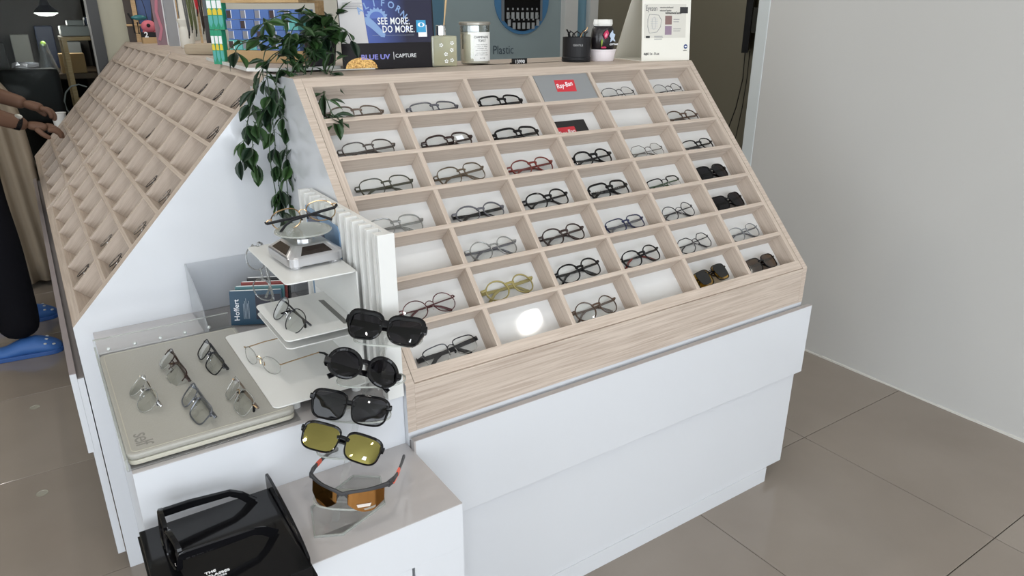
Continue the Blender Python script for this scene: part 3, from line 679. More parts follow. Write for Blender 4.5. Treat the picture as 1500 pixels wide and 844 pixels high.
# turntable
e = empty('solar_turntable', (-.100, .205, .8985), (0, 0, R(4)), label='silver square solar display turntable on top white plate', cat='turntable')
def rsq(r, h): return rounded(-r, r, -r*1.12, r*1.12, h)
b_ = B()
def loft(b_, rings):
    vr = [[b_.bm.verts.new((p[0], p[1], z)) for p in pts] for pts, z in rings]
    for i in range(len(vr)-1):
        n = len(vr[i])
        for k in range(n): b_._f([vr[i][k], vr[i][(k+1) % n], vr[i+1][(k+1) % n], vr[i+1][k]])
    b_._f(vr[0][::-1]); b_._f(vr[-1]); return b_
loft(b_, [(rsq(.054, .016), .006), (rsq(.055, .016), .007), (rsq(.055, .016), .022), (rsq(.053, .016), .0245), (rsq(.034, .012), .040), (rsq(.032, .012), .0405)]).put('body', SILVER, e)
def slab(pts, nv, th_):
    b_ = B(); n_ = Vector(nv).normalized()*th_; lo_ = [b_.bm.verts.new(Vector(p)) for p in pts]; hi_ = [b_.bm.verts.new(Vector(p)+n_) for p in pts]
    b_._f(lo_[::-1]); b_._f(hi_)
    for k in range(len(pts)): b_._f([lo_[k], lo_[(k+1) % len(pts)], hi_[(k+1) % len(pts)], hi_[k]])
    return b_
slab([(-.031, -.0573, .0260), (.031, -.0573, .0260), (.021, -.0418, .0373), (-.021, -.0418, .0373)], (0, -.59, .81), .0007).put('solar_cell', mat('brown_black_solar', (.02, .014, .012), .15), e)
slab([(-.0513, .035, .0259), (-.0513, -.035, .0259), (-.0375, -.024, .0371), (-.0375, .024, .0371)], (-.63, 0, .78), .0007).put('solar_cell', mat('brown_black_solar'), e)
for x, y in ((-.038, -.044), (.038, -.044), (-.038, .044), (.038, .044)): B().lathe([(.011, 0), (.012, .002), (.012, .0065)], 16, (x, y, 0)).put('foot', SILVER, e)
B().lathe([(.020, .0405), (.020, .044), (.008, .0445), (.008, .056)], 24).put('spindle', CHROME, e)
B().lathe([(.001, .0562), (.052, .0562), (.0535, .0577), (.052, .0592), (.001, .0592)], 40).put('clear_disc', ACR, e)
B().lathe([(.0525, .0560), (.0545, .0577), (.0525, .0594), (.0515, .0577)], 40).put('disc_rim', ACRE, e)
eyewear(dict(kind='wire', shape='panto', t=.0013, frame=GOLD, a=.0275, b=.022, th=.0028, tm=BLKM, lens=LENSR, W=.142), place((-.092, .215, .9577+.026), (-16, 14, 150)), 'black and gold eyeglasses with dark temples on silver turntable', 'glasses')
# clear plastic glasses hanging on the back edge of the plate
eyewear(dict(kind='full', shape='panto', t=.0018, frame=C['clear'], a=.024, b=.021, th=.0025, W=.13), place((-.165, .33, .84), (-10, 82, -60)), 'clear plastic eyeglasses hanging behind the plate stand', 'glasses')
# tiered acrylic sunglasses stand
e = empty('acrylic_sunglasses_stand', (-.175, -.125, .5482), label='clear acrylic five-tier sunglasses stand on the lower podium step', cat='display stand')
Rz = Matrix.Rotation(R(-40), 3, 'Z')
def arm_plate(b_, c, sx, sy, z, deg, n=28):
    return b_.prism([tuple((Matrix.Rotation(R(deg), 2) @ Vector((sx*math.copysign(abs(math.cos(2*PI*i/n))**.8, math.cos(2*PI*i/n)), sy*math.copysign(abs(math.sin(2*PI*i/n))**.8, math.sin(2*PI*i/n)))))+Vector(c)) for i in range(n)], 'z', z, z+.003)
hexp = [(-.07, -.035), (-.03, -.055), (.06, -.02), (.085, .055), (.045, .085), (-.05, .04)]
B().prism(hexp, 'z', 0, .004).put('base', ACR, e); B().sweep([(p[0], p[1], .002) for p in hexp], (.0015, .002), 4, True).put('base_edge', ACRE, e)
tiers = [((-.01, -.03), .045, -38), ((.025, .04), .088, -36), ((.062, .085), .125, -38), ((.098, .095), .180, -30), ((.130, .082), .257, -40)]
for (c, z, dg) in tiers:
    if z > .09: arm_plate(B(), c, .062, .028, z, dg).put('tier_plate', ACR, e)
    else: arm_plate(B(), c, .055, .026, z, dg).put('tier_plate', ACR, e)
    n = 28; pts = [tuple((Matrix.Rotation(R(dg), 2) @ Vector(((.0615 if z > .09 else .0545)*math.copysign(abs(math.cos(2*PI*i/n))**.8, math.cos(2*PI*i/n)), (.0275 if z > .09 else .0255)*math.copysign(abs(math.sin(2*PI*i/n))**.8, math.sin(2*PI*i/n))))))+(z+.0015,) for i in range(n)]
    B().sweep([(p[0]+c[0], p[1]+c[1], p[2]) for p in pts], (.0007, .0016), 4, True).put('tier_edge', ACRE, e)
pl = [(-.03, -.02, .004), (.0, .01, .05), (.035, .05, .093), (.07, .095, .13), (.105, .115, .185), (.132, .09, .26)]
for i in range(5):
    a_, b2 = Vector(pl[i]), Vector(pl[i+1]); B().sweep([a_, (a_+b2)/2, b2], (.006, .0015), 4).put('riser', ACR, e)
B().sweep([(.118, .148, .112), (.125, .12, .18), (.132, .09, .258)], (.004, .0012), 4).put('riser', ACR, e)
def sun(sp, loc, deg, lab): return eyewear(sp, place(loc, deg), lab, 'sunglasses', 'sunglasses on the tiered acrylic stand')
s1 = sun(dict(shape='cat', a=.0275, b=.021, cx=.0352, t=.0035, tt=.0085, dep=.005, lens=SUNL, W=.141, th=.006, k=1.6), (-.0554, -.0554, .8345), (-44, 7, -40), 'glossy black cat eye sunglasses on the top tier of acrylic stand')
s2 = sun(dict(shape='round', a=.0255, b=.0235, cx=.0345, t=.0050, tt=.0062, dep=.005, lens=SUNL, W=.136, th=.005, k=1.6, hz=.0), (-.0951, -.0503, .7683), (-48, 24, -16), 'black round sunglasses on second tier of acrylic stand')
s3 = sun(dict(shape='square', a=.0290, b=.0225, cx=.0365, t=.0034, tt=.0052, dep=.0045, lens=SUNL, W=.144, th=.005, k=1.6), (-.1293, -.047, .6968), (-31, 8, -38), 'black square sunglasses on the middle tier of acrylic stand')
s4 = sun(dict(shape='square', a=.0290, b=.0215, cx=.0365, t=.0026, tt=.0042, dep=.0045, lens=GOLDL, W=.142, th=.0055, k=2.2), (-.1676, -.1063, .6711), (-46, 20, -33), 'black sunglasses with gold mirror lenses on fourth tier of acrylic stand')
for s_, x in ((s1, .048), (s2, .044), (s4, .046)):
    o = B().box(x-.006, x+.001, -.0005, .0002, -.016, -.010).put('lens_sticker', PAPERW, s_, loc=(0, .0035, 0)); o['label'] = 'small white sticker on lens'
# sport sunglasses
s5 = empty('sunglasses', label='dark grey and orange sports sunglasses with red mirror lenses on lowest tier', cat='sunglasses', group='sunglasses on the tiered acrylic stand')
m5 = place((-.1995, -.178, .618), (-8, 3, -40)); s5.location = m5.translation; s5.rotation_euler = m5.to_euler()
DG2 = mat('dark_grey_rubber', (.035, .035, .038), .45); ORG = mat('coral_orange', (.85, .13, .07), .4)
K5 = lambda x: 9.5*x*x
xs5 = [-.066, -.058, -.048, -.036, -.022, -.011, 0, .011, .022, .036, .048, .058, .066]
f = B(); f.sweep([(x, K5(x)*.9, .012-.010*math.exp(-(x/.009)**2)*.5+.12*abs(x)*.3) for x in xs5], [(.0032, .0042), (.0028, .0036), (.0026, .003), (.0024, .0026), (.0022, .0026), (.0024, .003), (.0028, .0036), (.0024, .003), (.0022, .0026), (.0024, .0026), (.0026, .003), (.0028, .0036), (.0032, .0042)], 8)
for sd in (-1, 1): f.sweep([(sd*.004, .001, .009), (sd*.010, .004, -.002), (sd*.012, .008, -.010)], [(.002, .003), (.0018, .002), (.0012, .0014)], 6)
f.put('frame_front', DG2, s5)
for sd in (-1, 1):
    l = B(); top = []; bot = []
    for i in range(13):
        x = .009+.052*i/12; q = i/12
        top.append(l.bm.verts.new((x*sd, K5(x)*.9, .011+.003*q))); dpt = -.006-.0195*math.sin(min(1, q*1.5+.12)*PI/2)*(1-max(0, q-.72)*2.6)
        bot.append(l.bm.verts.new((x*sd, K5(x)*.9-.001, dpt)))
    for i in range(12): l._f([top[i], top[i+1], bot[i+1], bot[i]])
    l.put('lens', RUBYL, s5, smooth=True)
    P5 = [(sd*.066, K5(.066)*.9, .014), (sd*.070, .055, .013), (sd*.0705, .075, .012), (sd*.069, .10, .012), (sd*.066, .13, .010), (sd*.062, .155, .004)]
    tp = B().sweep(P5, [(.0028, .0062), (.0022, .0056), (.0018, .0040), (.0018, .0036), (.0022, .0036), (.0026, .0040)], 8).put('temple', DG2, s5)
    B().sweep([(sd*.0705, .076, .012), (sd*.0695, .092, .012)], [(.0024, .0046), (.0023, .0042)], 8).put('orange_band', ORG, tp)
# swoosh on right temple
sw = [(0, .0032), (.0035, -.0022), (.0065, -.0018), (.016, .0045), (.0065, .0002), (.0042, -.0002), (.0022, .0006)]
B().prism([(p[0]*.95, p[1]) for p in sw], 'y', 0, .0006).put('swoosh_mark', ORG, s5, loc=(.0722, .041, .013), rot=(0, 0, R(76)))
B().prism([(-.012, .0015), (.012, .0015), (.010, -.004), (-.010, -.004)], 'y', 0, .0003).put('lens_sticker', mat('sticker_pale', (.6, .55, .5), .4), s5, loc=(.034, .0085, -.012), rot=(0, 0, R(30)))
# black display plinth with sunglasses
e = empty('sunglasses_display_plinth', (-.378, -.115, .5482), label='glossy black display plinth with upright side panel and white lettering', cat='display plinth')
B().box(-.104, .100, -.135, .092, 0, .026, .0015).put('base', BLK, e)
B().prism([(-.135, 0), (-.135, .006), (.108, .006), (.108, 0)], 'x', -.107, .107).put('foot_plate', BLK, e)
arc = [(-.112, 0), (-.112, .024)]+[(-.108+.19*i/10, .026+.026*math.sin(PI/2*(i/10)**.7)) for i in range(11)]+[(.100, .050), (.106, .044), (.106, 0)]
B().prism([(p[0]+0, p[1]) for p in arc], 'x', .1002, .105).put('side_panel', BLK, e, bevel=.001)
text('lettering', 'THE', .0068, PAPERW, e, (-.029, -.0655, .0262), (0, 0, R(-2)), sx=1.25, bold=.00018, align='CENTER')
text('lettering', 'SUNGLASSES', .0068, PAPERW, e, (-.028, -.0740, .0262), (0, 0, R(-2)), sx=1.25, bold=.00018, align='CENTER')
text('lettering', 'MARC JACOBS', .0046, PAPERW, e, (-.028, -.0800, .0262), (0, 0, R(-2)), sx=1.25, align='CENTER')
eyewear(dict(shape='square', a=.0235, b=.022, cx=.030, t=.004, tt=.006, dep=.006, lens=SUNL, W=.120, th=.0085, fold=False, tl=.102, k=1.2), place((-.450, -.107, .5742+.0275), (-4, 0, -86)), 'large black sunglasses with wide temples standing on the black plinth', 'sunglasses')

# ================================================================== TOP SHELF ITEMS
Z = ZT
# poster stand
e = empty('lens_poster_stand', (.3165, .6705, Z), (R(-3), 0, R(-3)), label='printed counter card reading SEE MORE DO MORE on the oak shelf', cat='poster stand')
pw = .127
B().box(-pw, pw, 0, .006, 0, .30).put('board', mat('poster_black', (.010, .008, .010), .35, spec=.2), e)
pg = mat('poster_pale_grey', (.52, .51, .51), .4)
B().prism([(-pw, .0635), (-.057, .0635), (-.078, .30), (-pw, .30)], 'y', -.0006, 0).put('text_panel', pg, e)
pim = mat('poster_blue_image', (.03, .045, .16), .25); N, L = nodes(pim)
tcn = N.new('ShaderNodeTexCoord'); sx_ = N.new('ShaderNodeSeparateXYZ'); L.new(tcn.outputs['Object'], sx_.inputs[0])
mm = N.new('ShaderNodeMapRange'); mm.inputs[1].default_value = -.075; mm.inputs[2].default_value = .05; L.new(sx_.outputs[0], mm.inputs[0])
rr = N.new('ShaderNodeValToRGB'); rr.color_ramp.elements[0].color = (.07, .12, .42, 1); rr.color_ramp.elements[1].color = (.010, .010, .035, 1); L.new(mm.outputs[0], rr.inputs[0]); L.new(rr.outputs[0], N['Principled BSDF'].inputs['Base Color'])
B().prism([(-.0568, .0635), (pw-.004, .0635), (pw-.004, .30), (-.0778, .30)], 'y', -.0006, 0).put('picture', pim, e)
PB = mat('poster_pale_blue', (.20, .32, .56), .35); PB2 = mat('poster_mid_blue', (.07, .13, .42), .35)
gcx, gcz = -.030, .122
gear = [((.026+.0016*math.cos(11*2*(a_*PI/40)))*math.cos(a_*PI/40)*1.1+gcx, (.026+.0016*math.cos(22*(a_*PI/40)))*math.sin(a_*PI/40)+gcz) for a_ in range(2, 80)]
B().prism([(gcx+1.15*(.0245+.0025*math.cos(18*t_))*math.cos(t_), gcz+(.0245+.0025*math.cos(18*t_))*math.sin(t_)) for t_ in [PI*i/44 for i in range(45)]]+[(gcx-.012, gcz+.002), (gcx-.006, gcz+.012), (gcx+.006, gcz+.012), (gcx+.012, gcz+.002)][::1], 'y', -.0010, -.0007).put('printed_gear', PB, e)
B().prism([(gcx+.019*math.cos(t_), gcz+.0165*math.sin(t_)) for t_ in [PI*i/20 for i in range(21)]], 'y', -.0014, -.0011).put('printed_gear_centre', PB2, e)
B().prism([(-.062, .125), (-.050, .125), (-.035, .112), (-.010, .085), (-.012, .077), (-.022, .078), (-.045, .098), (-.060, .108)], 'y', -.0014, -.0008).put('printed_blade', PB, e)
for ch, a_ in zip('ALIFORNIA', range(9)):
    an = R(140-a_*19); text('arched_letter', ch, .022, PB if a_ < 7 else PB2, e, (-.02+.062*math.cos(an)*1.05, -.0012, .105+.047*math.sin(an)), (R(90), R(-(an*180/PI-90)*.7), 0), align='CENTER', bold=.0005)
text('headline', 'SEE MORE.', .0235, PAPERW, e, (-.029, -.0018, .108), sx=.76, bold=.0002, space=1.07)
text('headline', 'DO MORE.', .0235, PAPERW, e, (-.018, -.0018, .0885), sx=.76, bold=.0002, space=1.07)
B().box(-.045, .07, -.0012, -.0007, .0815, .0821).put('rule', mat('grey_print'), e)
text('product_name', 'BLUE UV', .0165, mat('violet_blue_print', (.22, .22, .62), .3), e, (-.080, -.0008, .024), sx=1.22, bold=.0005)
B().box(.0085, .0095, -.0008, 0, .022, .041).put('divider_rule', PAPERW, e)
text('product_name', 'CAPTURE', .0135, PAPERW, e, (.013, -.0008, .0265), sx=1.02)
gl = B()
gm_ = mat('gold_flake_print', (.75, .42, .12), .3, .6); N, L = nodes(gm_); vv = N.new('ShaderNodeTexVoronoi'); vv.inputs['Scale'].default_value = 300; tcn = N.new('ShaderNodeTexCoord')
L.new(tcn.outputs['Object'], vv.inputs['Vector']); rr = N.new('ShaderNodeValToRGB'); rr.color_ramp.elements[0].color = (.9, .58, .2, 1); rr.color_ramp.elements[1].color = (.30, .14, .04, 1); L.new(vv.outputs['Color'], rr.inputs[0]); L.new(rr.outputs[0], N['Principled BSDF'].inputs['Base Color'])
gl.prism([(-.120, .002)]+[(-.080+.042*math.cos(PI-PI*i/14), .003+.026*math.sin(PI*i/14)) for i in range(15)]+[(-.036, .002)], 'y', -.0006, 0); gl.put('gold_flake_area', gm_, e)
B().box(.077, .1035, -.002, -.0008, .088, .118).put('eye_logo', mat('cyan_print', (.03, .30, .55), .4), e)
B().box(.0815, .106, -.0014, -.0007, .077, .106).put('logo_base', PAPERW, e)
B().prism([(.0905+.0095*math.cos(t_), .1065+.0055*math.sin(t_)) for t_ in [2*PI*i/20 for i in range(20)]], 'y', -.0026, -.002).put('eye_shape', PAPERW, e)
B().prism([(.0905+.0042*math.cos(t_), .1065+.0042*math.sin(t_)) for t_ in [2*PI*i/16 for i in range(16)]], 'y', -.0031, -.0026).put('eye_iris', mat('cyan_print'), e)
for i, (wd, z) in enumerate(((.060, .180), (.036, .174), (.048, .168))): text('thai_heading', ['Snakngnunanwnws', 'muuufuUoin', 'Insav U hAy'][i], .0062, INK, e, (-.119, -.0008, z), sx=1.05, bold=.0002)
tl_ = B()
for i, wd in enumerate((.056, .046, .05, .04)): tl_.box(-.117, -.117+wd, -.0008, -.0006, .157-.0042*i, .1585-.0042*i)
tl_.put('small_print', mat('mid_grey_print', (.25, .25, .26), .5), e)
B().box(-.03, .03, .006, .09, 0, .004).put('strut', CARD, e)
B().box(-.215, -.10, -.015, .05, .0, .003).put('base_flap', CREAM, e, loc=(.05, 0, 0))
# reed diffuser
e = empty('reed_diffuser', (.472, .683, Z), (0, 0, R(-8)), label='square frosted glass reed diffuser with chrome collar and white flowers', cat='reed diffuser')
DGL = clear('diffuser_glass', (.90, .89, .76), .08, milky=.38, milkcol=(.70, .69, .52))
B().box(-.036, .036, -.026, .026, 0, .078, .004).put('bottle', DGL, e)
B().box(-.033, .033, -.023, .023, .003, .038).put('oil', clear('amber_oil', (.75, .70, .42), .03, milky=.3, milkcol=(.5, .46, .20)), e)
B().lathe([(.0125, .078), (.0135, .08), (.0135, .103), (.012, .105)], 24).put('collar', CHROME, e)
for dx_, dy_, dz_ in ((.035, .01, .15), (.026, .0, .15)): B().sweep([(0, 0, .03), (dx_*.35, dy_, .10), (dx_, dy_, .10+dz_)], (.0018, .0018), 6).put('reed', mat('pale_reed', (.55, .38, .20), .6), e)
for i, (x, z) in enumerate(((-.010, .055), (.021, .060), (.020, .042), (.003, .032), (.004, .014), (.020, .016))):
    fl_ = B()
    for q in range(5): a_ = 2*PI*q/5+i; fl_.prism([(x+.0036*math.cos(a_)+.0022*math.cos(t_), z+.0036*math.sin(a_)+.0018*math.sin(t_)) for t_ in [2*PI*k/6 for k in range(6)]], 'y', -.0268, -.0262)
    fl_.put('painted_flower', PAPERW, e)
# candle
e = empty('candle_jar', (.592, .706, Z), (0, 0, R(-14)), label='glass candle jar with cream wax, grey lid and white label', cat='candle')
B().lathe([(.036, .004), (.039, .010), (.0395, .085), (.038, .0855)], 32).put('wax', mat('cream_wax', (.74, .70, .58), .5), e)
B().lathe([(.034, 0), (.041, .003), (.0418, .010), (.0418, .103), (.0405, .103), (.0402, .0875), (.0402, .01), (.0, .0035)], 32).put('jar', clear('jar_glass', (.95, .96, .95), .07), e)
B().lathe([(.040, .1035), (.0445, .105), (.0445, .1105), (.043, .113), (.0, .1135)], 32).put('lid', mat('dull_pewter_lid', (.33, .31, .27), .35, .5), e)
lb = B(); ang = [R(-112+92*i/14) for i in range(15)]
for i in range(14):
    a0, a1 = ang[i], ang[i+1]; lb.poly([(.0423*math.cos(a0), .0423*math.sin(a0), .010), (.0423*math.cos(a1), .0423*math.sin(a1), .010), (.0423*math.cos(a1), .0423*math.sin(a1), .086), (.0423*math.cos(a0), .0423*math.sin(a0), .086)])
lb.put('label_paper', CARD, e)
for body, z, sz in (('CHAMPAGNE', .070, .0092), ('TOAST', .0610, .0092), ('inspired by you', .0525, .0042), ('a toast of bubbly', .0475, .0042), ('champagne and', .0425, .0042), ('sparkling berries', .0375, .0042), ('juicy tangerine', .0305, .0042), ('pour flowers again', .0255, .0042), ('14.5 OZ', .0165, .004)):
    # wrap letters round the jar
    tw_ = len(body)*sz*.56
    for q, ch in enumerate(body):
        if ch == ' ': continue
        a_ = R(-78)+((q+.5)/len(body)-.5)*tw_/.0427
        t_ = text('label_lettering', ch, sz, INK, e, (.0427*math.cos(a_), .0427*math.sin(a_), z), (R(90), 0, a_+PI/2), ext=.0001, align='CENTER')
# small digit plate
e = empty('price_digit_block', (.70, .643, Z), (0, 0, R(-6)), label='small black price digit block lying on the oak shelf edge', cat='price block')
B().box(-.022, .024, -.004, .004, 0, .015).put('block', BLK, e)
text('digits', '13990', .0135, PAPERW, e, (-.016, -.0045, .002), sx=.95)
B().box(-.027, -.022, -.004, .006, 0, .004).put('foot', BLK, e)
# black cup with things
e = empty('black_cup', (.905, .640, Z), (0, 0, 0), label='black leather-look cup of accessories on the oak shelf', cat='cup')
B().lathe([(.041, 0), (.0435, .002), (.0435, .013), (.0415, .0145), (.0418, .070), (.039, .070), (.0385, .018), (.0, .018)], 36).put('body', BLKM, e)
B().lathe([(.0438, .004), (.0442, .005), (.0438, .006)], 36).put('base_ring', BLK, e)
text('maker_lettering', 'GENTLE', .008, mat('grey_print2', (.4, .4, .4), .4), e, (-.034, -.0262, .045), (R(90), 0, R(-40)))
c_ = B()
for i in range(8):
    a_ = i*.8; c_.sweep([(.02*math.cos(a_), .02*math.sin(a_), .05), (.026*math.cos(a_+.4), .026*math.sin(a_+.4), .078), (.03*math.cos(a_+.9), .03*math.sin(a_+.9), .084+.003*(i % 3))], (.003, .0015), 6)
e2 = empty('lens_cloth_clips', (.905, .640, Z+.02), label='dark folded clips and glasses sticking out of the black cup', cat='accessories')
c_.put('clips', BLKM, e2, loc=(0, 0, -.02)); B().sweep([(.01, 0, .06), (.022, 0, .083), (.036, .0, .089), (.04, 0, .096)], (.002, .0012), 6).put('metal_clip', GOLD, e2, loc=(0, 0, -.02))
# white tub + printed pouch
e = empty('white_tub', (.995, .628, Z), label='round white plastic tub beside the black cup', cat='tub')
B().lathe([(.034, 0), (.036, .002), (.041, .030), (.0425, .031), (.0425, .034), (.039, .034), (.034, .005), (0, .005)], 32).put('tub', mat('pinkish_white_plastic', (.78, .72, .74), .35), e)
e = empty('sweet_pouch', (.995, .628, Z+.006), label='black flower-printed pouch with white top standing in the white tub', cat='pouch')
PK = mat('pouch_black', (.012, .010, .012), .25); b_ = B()
loft(b_, [([(r_*math.cos(t_)*(1), r_*.72*math.sin(t_)) for t_ in [2*PI*k/20 for k in range(20)]], z) for r_, z in ((.030, 0), (.034, .012), (.0345, .026), (.0405, .032), (.0405, .06), (.037, .085), (.030, .094))]).put('pouch_body', PK, e, smooth=True)
b_ = B(); loft(b_, [([((r_+.003*math.sin(5*t_))*math.cos(t_), (r_*.6+.003*math.sin(4*t_))*math.sin(t_)) for t_ in [2*PI*k/24 for k in range(24)]], z) for r_, z in ((.0305, .0942), (.0335, .100), (.0315, .112), (.022, .106))]).put('pouch_top', mat('crumpled_white', (.75, .74, .70), .5), e)
def onp(pts, n, m, zz=.0): 
    bb_ = B(); bb_.prism(pts, 'y', -.0315, -.0300); return bb_.put(n, m, e)
onp([(-.024, .070), (-.016, .080), (-.008, .083), (-.003, .074), (-.008, .062), (-.017, .058)], 'printed_red_flower', mat('flower_red', (.50, .03, .10), .4))
onp([(-.020, .066), (-.014, .075), (-.009, .070), (-.014, .062)], 'printed_pink_petal', mat('petal_pink', (.8, .3, .4), .4)).location.y = -.001
onp([(.004, .074), (.012, .082), (.014, .074), (.022, .070), (.018, .060), (.024, .050), (.012, .054), (.004, .048), (.006, .060), (.000, .066)], 'printed_white_emblem', mat('pale_blue_emblem', (.50, .60, .75), .4))
onp([(-.032, .050), (-.028, .058), (-.025, .052), (-.029, .036)], 'printed_leaf', mat('leaf_lime', (.25, .35, .05), .4))
onp([(-.030, .036), (-.016, .037), (-.010, .034), (-.014, .031), (-.030, .032)], 'printed_berry', mat('flower_red'))
text('pouch_lettering', 'COTTAGE', .007, PAPERW, e, (.001, -.0318, .040), bold=.0002)
# calendar
e = empty('tent_calendar', (1.163, .526, Z), (0, 0, R(-10)), label='white tent card calendar with printed product page on right end of shelf', cat='calendar')
fpn = B().box(-.087, .087, -.0015, .0015, 0, .27).put('front_page', CREAM, e, rot=(R(-5), 0, 0))
fpn.data.materials.clear(); fpn.data.materials.append(mat('ivory_page', (.78, .76, .69), .5))
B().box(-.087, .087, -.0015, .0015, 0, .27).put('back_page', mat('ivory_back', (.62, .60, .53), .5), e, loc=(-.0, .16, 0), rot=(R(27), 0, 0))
B().box(-.087, .087, 0, .16, 0, .002).put('base_page', mat('ivory_page'), e)
def cp(b_, n, m): return b_.put(n, m, fpn)
cp(B().box(-.080, .070, -.0021, -.0016, .066, .162), 'printed_panel', mat('page_beige', (.64, .62, .56), .5))
text('page_heading', 'Eyezen', .021, mat('dark_grey_print', (.10, .10, .11), .5), fpn, (-.076, -.0024, .143), sx=.7)
cp(B().box(.047, .076, -.0026, -.0021, .136, .154), 'black_badge', INK)
cp(B().box(-.083, -.038, -.0021, -.0016, .177, .22), 'black_picture', INK)
for i, x in enumerate((-.035, -.008, .020)): cp(B().box(x, x+.023, -.0021, -.0016, .177, .22), 'grey_picture', mat('light_grey_print', (.5, .5, .5), .5))
cp(B().box(.048, .082, -.0021, -.0016, .177, .22), 'violet_picture', mat('violet_print', (.12, .07, .30), .4))
lens_o = [(-.068, .12), (-.062, .133), (-.03, .131), (-.020, .118), (-.022, .098), (-.035, .083), (-.062, .080), (-.068, .098)]
cp(B().sweep([(p[0], -.0024, p[1]) for p in lens_o], (.0006, .0006), 4, True), 'lens_diagram', mat('mid_grey_print'))
dd = B()
for q in range(7): dd.box(-.058, -.032, -.0024, -.0022, .092+q*.005, .0932+q*.005)
dd.sweep([(-.046+.007*math.cos(t_), -.0024, .108+.018*math.sin(t_)) for t_ in [2*PI*i/16 for i in range(16)]], (.0005, .0005), 4, True)
cp(dd, 'diagram_lines', mat('light_grey_print'))
cp(B().box(-.006, .018, -.0026, -.0021, .104, .129), 'small_portrait', mat('portrait_brown', (.22, .13, .12), .5)); cp(B().box(-.006, .018, -.0026, -.0021, .075, .100), 'small_portrait', mat('portrait_mauve', (.28, .20, .27), .5))
text('page_subheading', 'nuSmaonwua7aumw', .0095, INK, fpn, (-.006, -.0024, .134), sx=.75, bold=.0002)
text('page_subheading', 'onxomw.sdnAsunol', .0075, INK, fpn, (-.026, -.0024, .150), sx=.8); text('page_subheading', 'oduxnun7anudau', .0075, INK, fpn, (-.026, -.0024, .1415), sx=.8)
text('handwriting', 'duJnU 1.x - 31.x.x', .0095, INK, fpn, (-.080, -.0018, .018), sx=.8, bold=.0003)
dd = B()
for q, (x, z, wd) in enumerate(((.024, .118, .022), (.024, .111, .02), (.024, .091, .028), (.024, .085, .026), (-.044, .070, .03), (-.044, .066, .032), (-.044, .062, .028))): dd.box(x, x+wd, -.0024, -.0022, z, z+.0016)
cp(dd, 'small_print', mat('mid_grey_print')); cp(B().box(-.074, -.060, -.0026, -.0021, .066, .072), 'black_tag', INK)
cp(B().prism([(.072+.0068*math.cos(t_), .040+.0068*math.sin(t_)) for t_ in [2*PI*i/18 for i in range(18)]], 'y', -.0021, -.0016), 'round_logo', mat('navy_print'))
cp(B().prism([(.072+.0042*math.cos(t_), .040+.0022*math.sin(t_)) for t_ in [2*PI*i/12 for i in range(12)]], 'y', -.0024, -.0021), 'logo_eye', PAPERW)
text('logo_word', 'essilor', .0062, INK, fpn, (.063, -.0018, .027), sx=.9)
# white edged board on the shelf corner
e = empty('shelf_corner_board', (0, 0, Z), label='pale oak board with thick white front edge on the shelf corner', cat='board')
BD = [(-.004, 1.31), (-.022, .775), (.045, .715), (.21, .73), (.26, .83), (.10, 1.31)]
B().prism(BD, 'z', .0, .0075).put('board', WOODL, e)
B().sweep([(-.005, 1.31, .004), (-.023, .775, .004), (.044, .713, .004), (.2, .728, .004)], (.002, .0042), 4).put('white_edge', mat('white_edge_strip', (.72, .72, .70), .4), e)

# lens solution rack (rotated)
RZ = R(-52.5)
rk = empty('lens_solution_rack', (-.003, 1.047, Z+.0085), (0, 0, RZ), label='pine shelf rack holding stacked contact lens boxes behind the plant', cat='rack')
B().box(0, .245, 0, .12, 0, .031).put('cardboard_base', KRAFT, rk)
B().box(.0, .245, .002, .12, .152, .159).put('shelf', PALEWOOD, rk)
B().box(-.082, -.070, .06, .09, .0, .36).put('post', PALEWOOD, rk)
B().box(.235, .245, .09, .12, .031, .152).put('post', PALEWOOD, rk)
RM = Matrix.Translation((-.003, 1.047, Z+.0085)) @ Matrix.Rotation(RZ, 4, 'Z')
BXB = mat('box_periwinkle', (.08, .16, .42), .4); BXT = mat('box_aqua', (.12, .42, .40), .4); BXG = mat('box_grey_print', (.22, .22, .25), .4); BXN = mat('box_dark_brown', (.05, .03, .03), .4)
def lens_box(x, z, wd, hg, cm, pm, lab, grp, y=.004, dp=.07, nm='lens_box'):
    p = RM @ Vector((x, y, z)); e_ = empty(nm, p, (0, 0, RZ), label=lab, cat='box', group=grp)
    B().box(0, wd, 0, dp, 0, hg, .0008).put('carton', cm, e_)
    B().box(wd*.04, wd*.34, -.0006, 0, hg*.12, hg*.88).put('printed_face', pm, e_); B().box(wd*.36, wd*.40, -.0006, 0, hg*.1, hg*.9).put('printed_stripe', PAPERW, e_)
    return e_
ordn = ['lowest', 'second lowest', 'third lowest', 'top']
ordc = ['leftmost', 'second', 'third', 'fourth', 'rightmost']
for r_ in range(4):
    for c_i in range(5):
        x = .006+c_i*.046+(.004 if r_ % 2 else 0); z = .0315+r_*.0262
        aqua = (r_ == 0 and c_i < 2) or (r_ == 2 and c_i == 4)
        lens_box(x, z, .0445, .0255, BXT if aqua else BXB, BXN if (r_+c_i) % 3 == 0 else BXG, '%s contact lens box, %s column of %s row on pine rack' % ('aqua' if aqua else 'blue', ordc[c_i], ordn[r_]), 'blue lens boxes in the pine rack')
for c_i in range(6):
    lens_box(-.002+c_i*.026, .1595, .0245, .062, PAPERW, mat('box_faint_grey', (.45, .46, .5), .4), 'small white lens carton, %s on upper rack shelf' % ['leftmost', 'second from left', 'third from left', 'fourth from left', 'fifth from left', 'sixth from left'][c_i], 'white cartons on the upper rack shelf', y=.002)
lens_box(.156, .1595, .095, .07, CARD, mat('box_faint_grey'), 'wide white carton at right of upper rack shelf', 'white cartons on the upper rack shelf', y=.0)
GRB = mat('carton_emerald', (.03, .30, .17), .4)
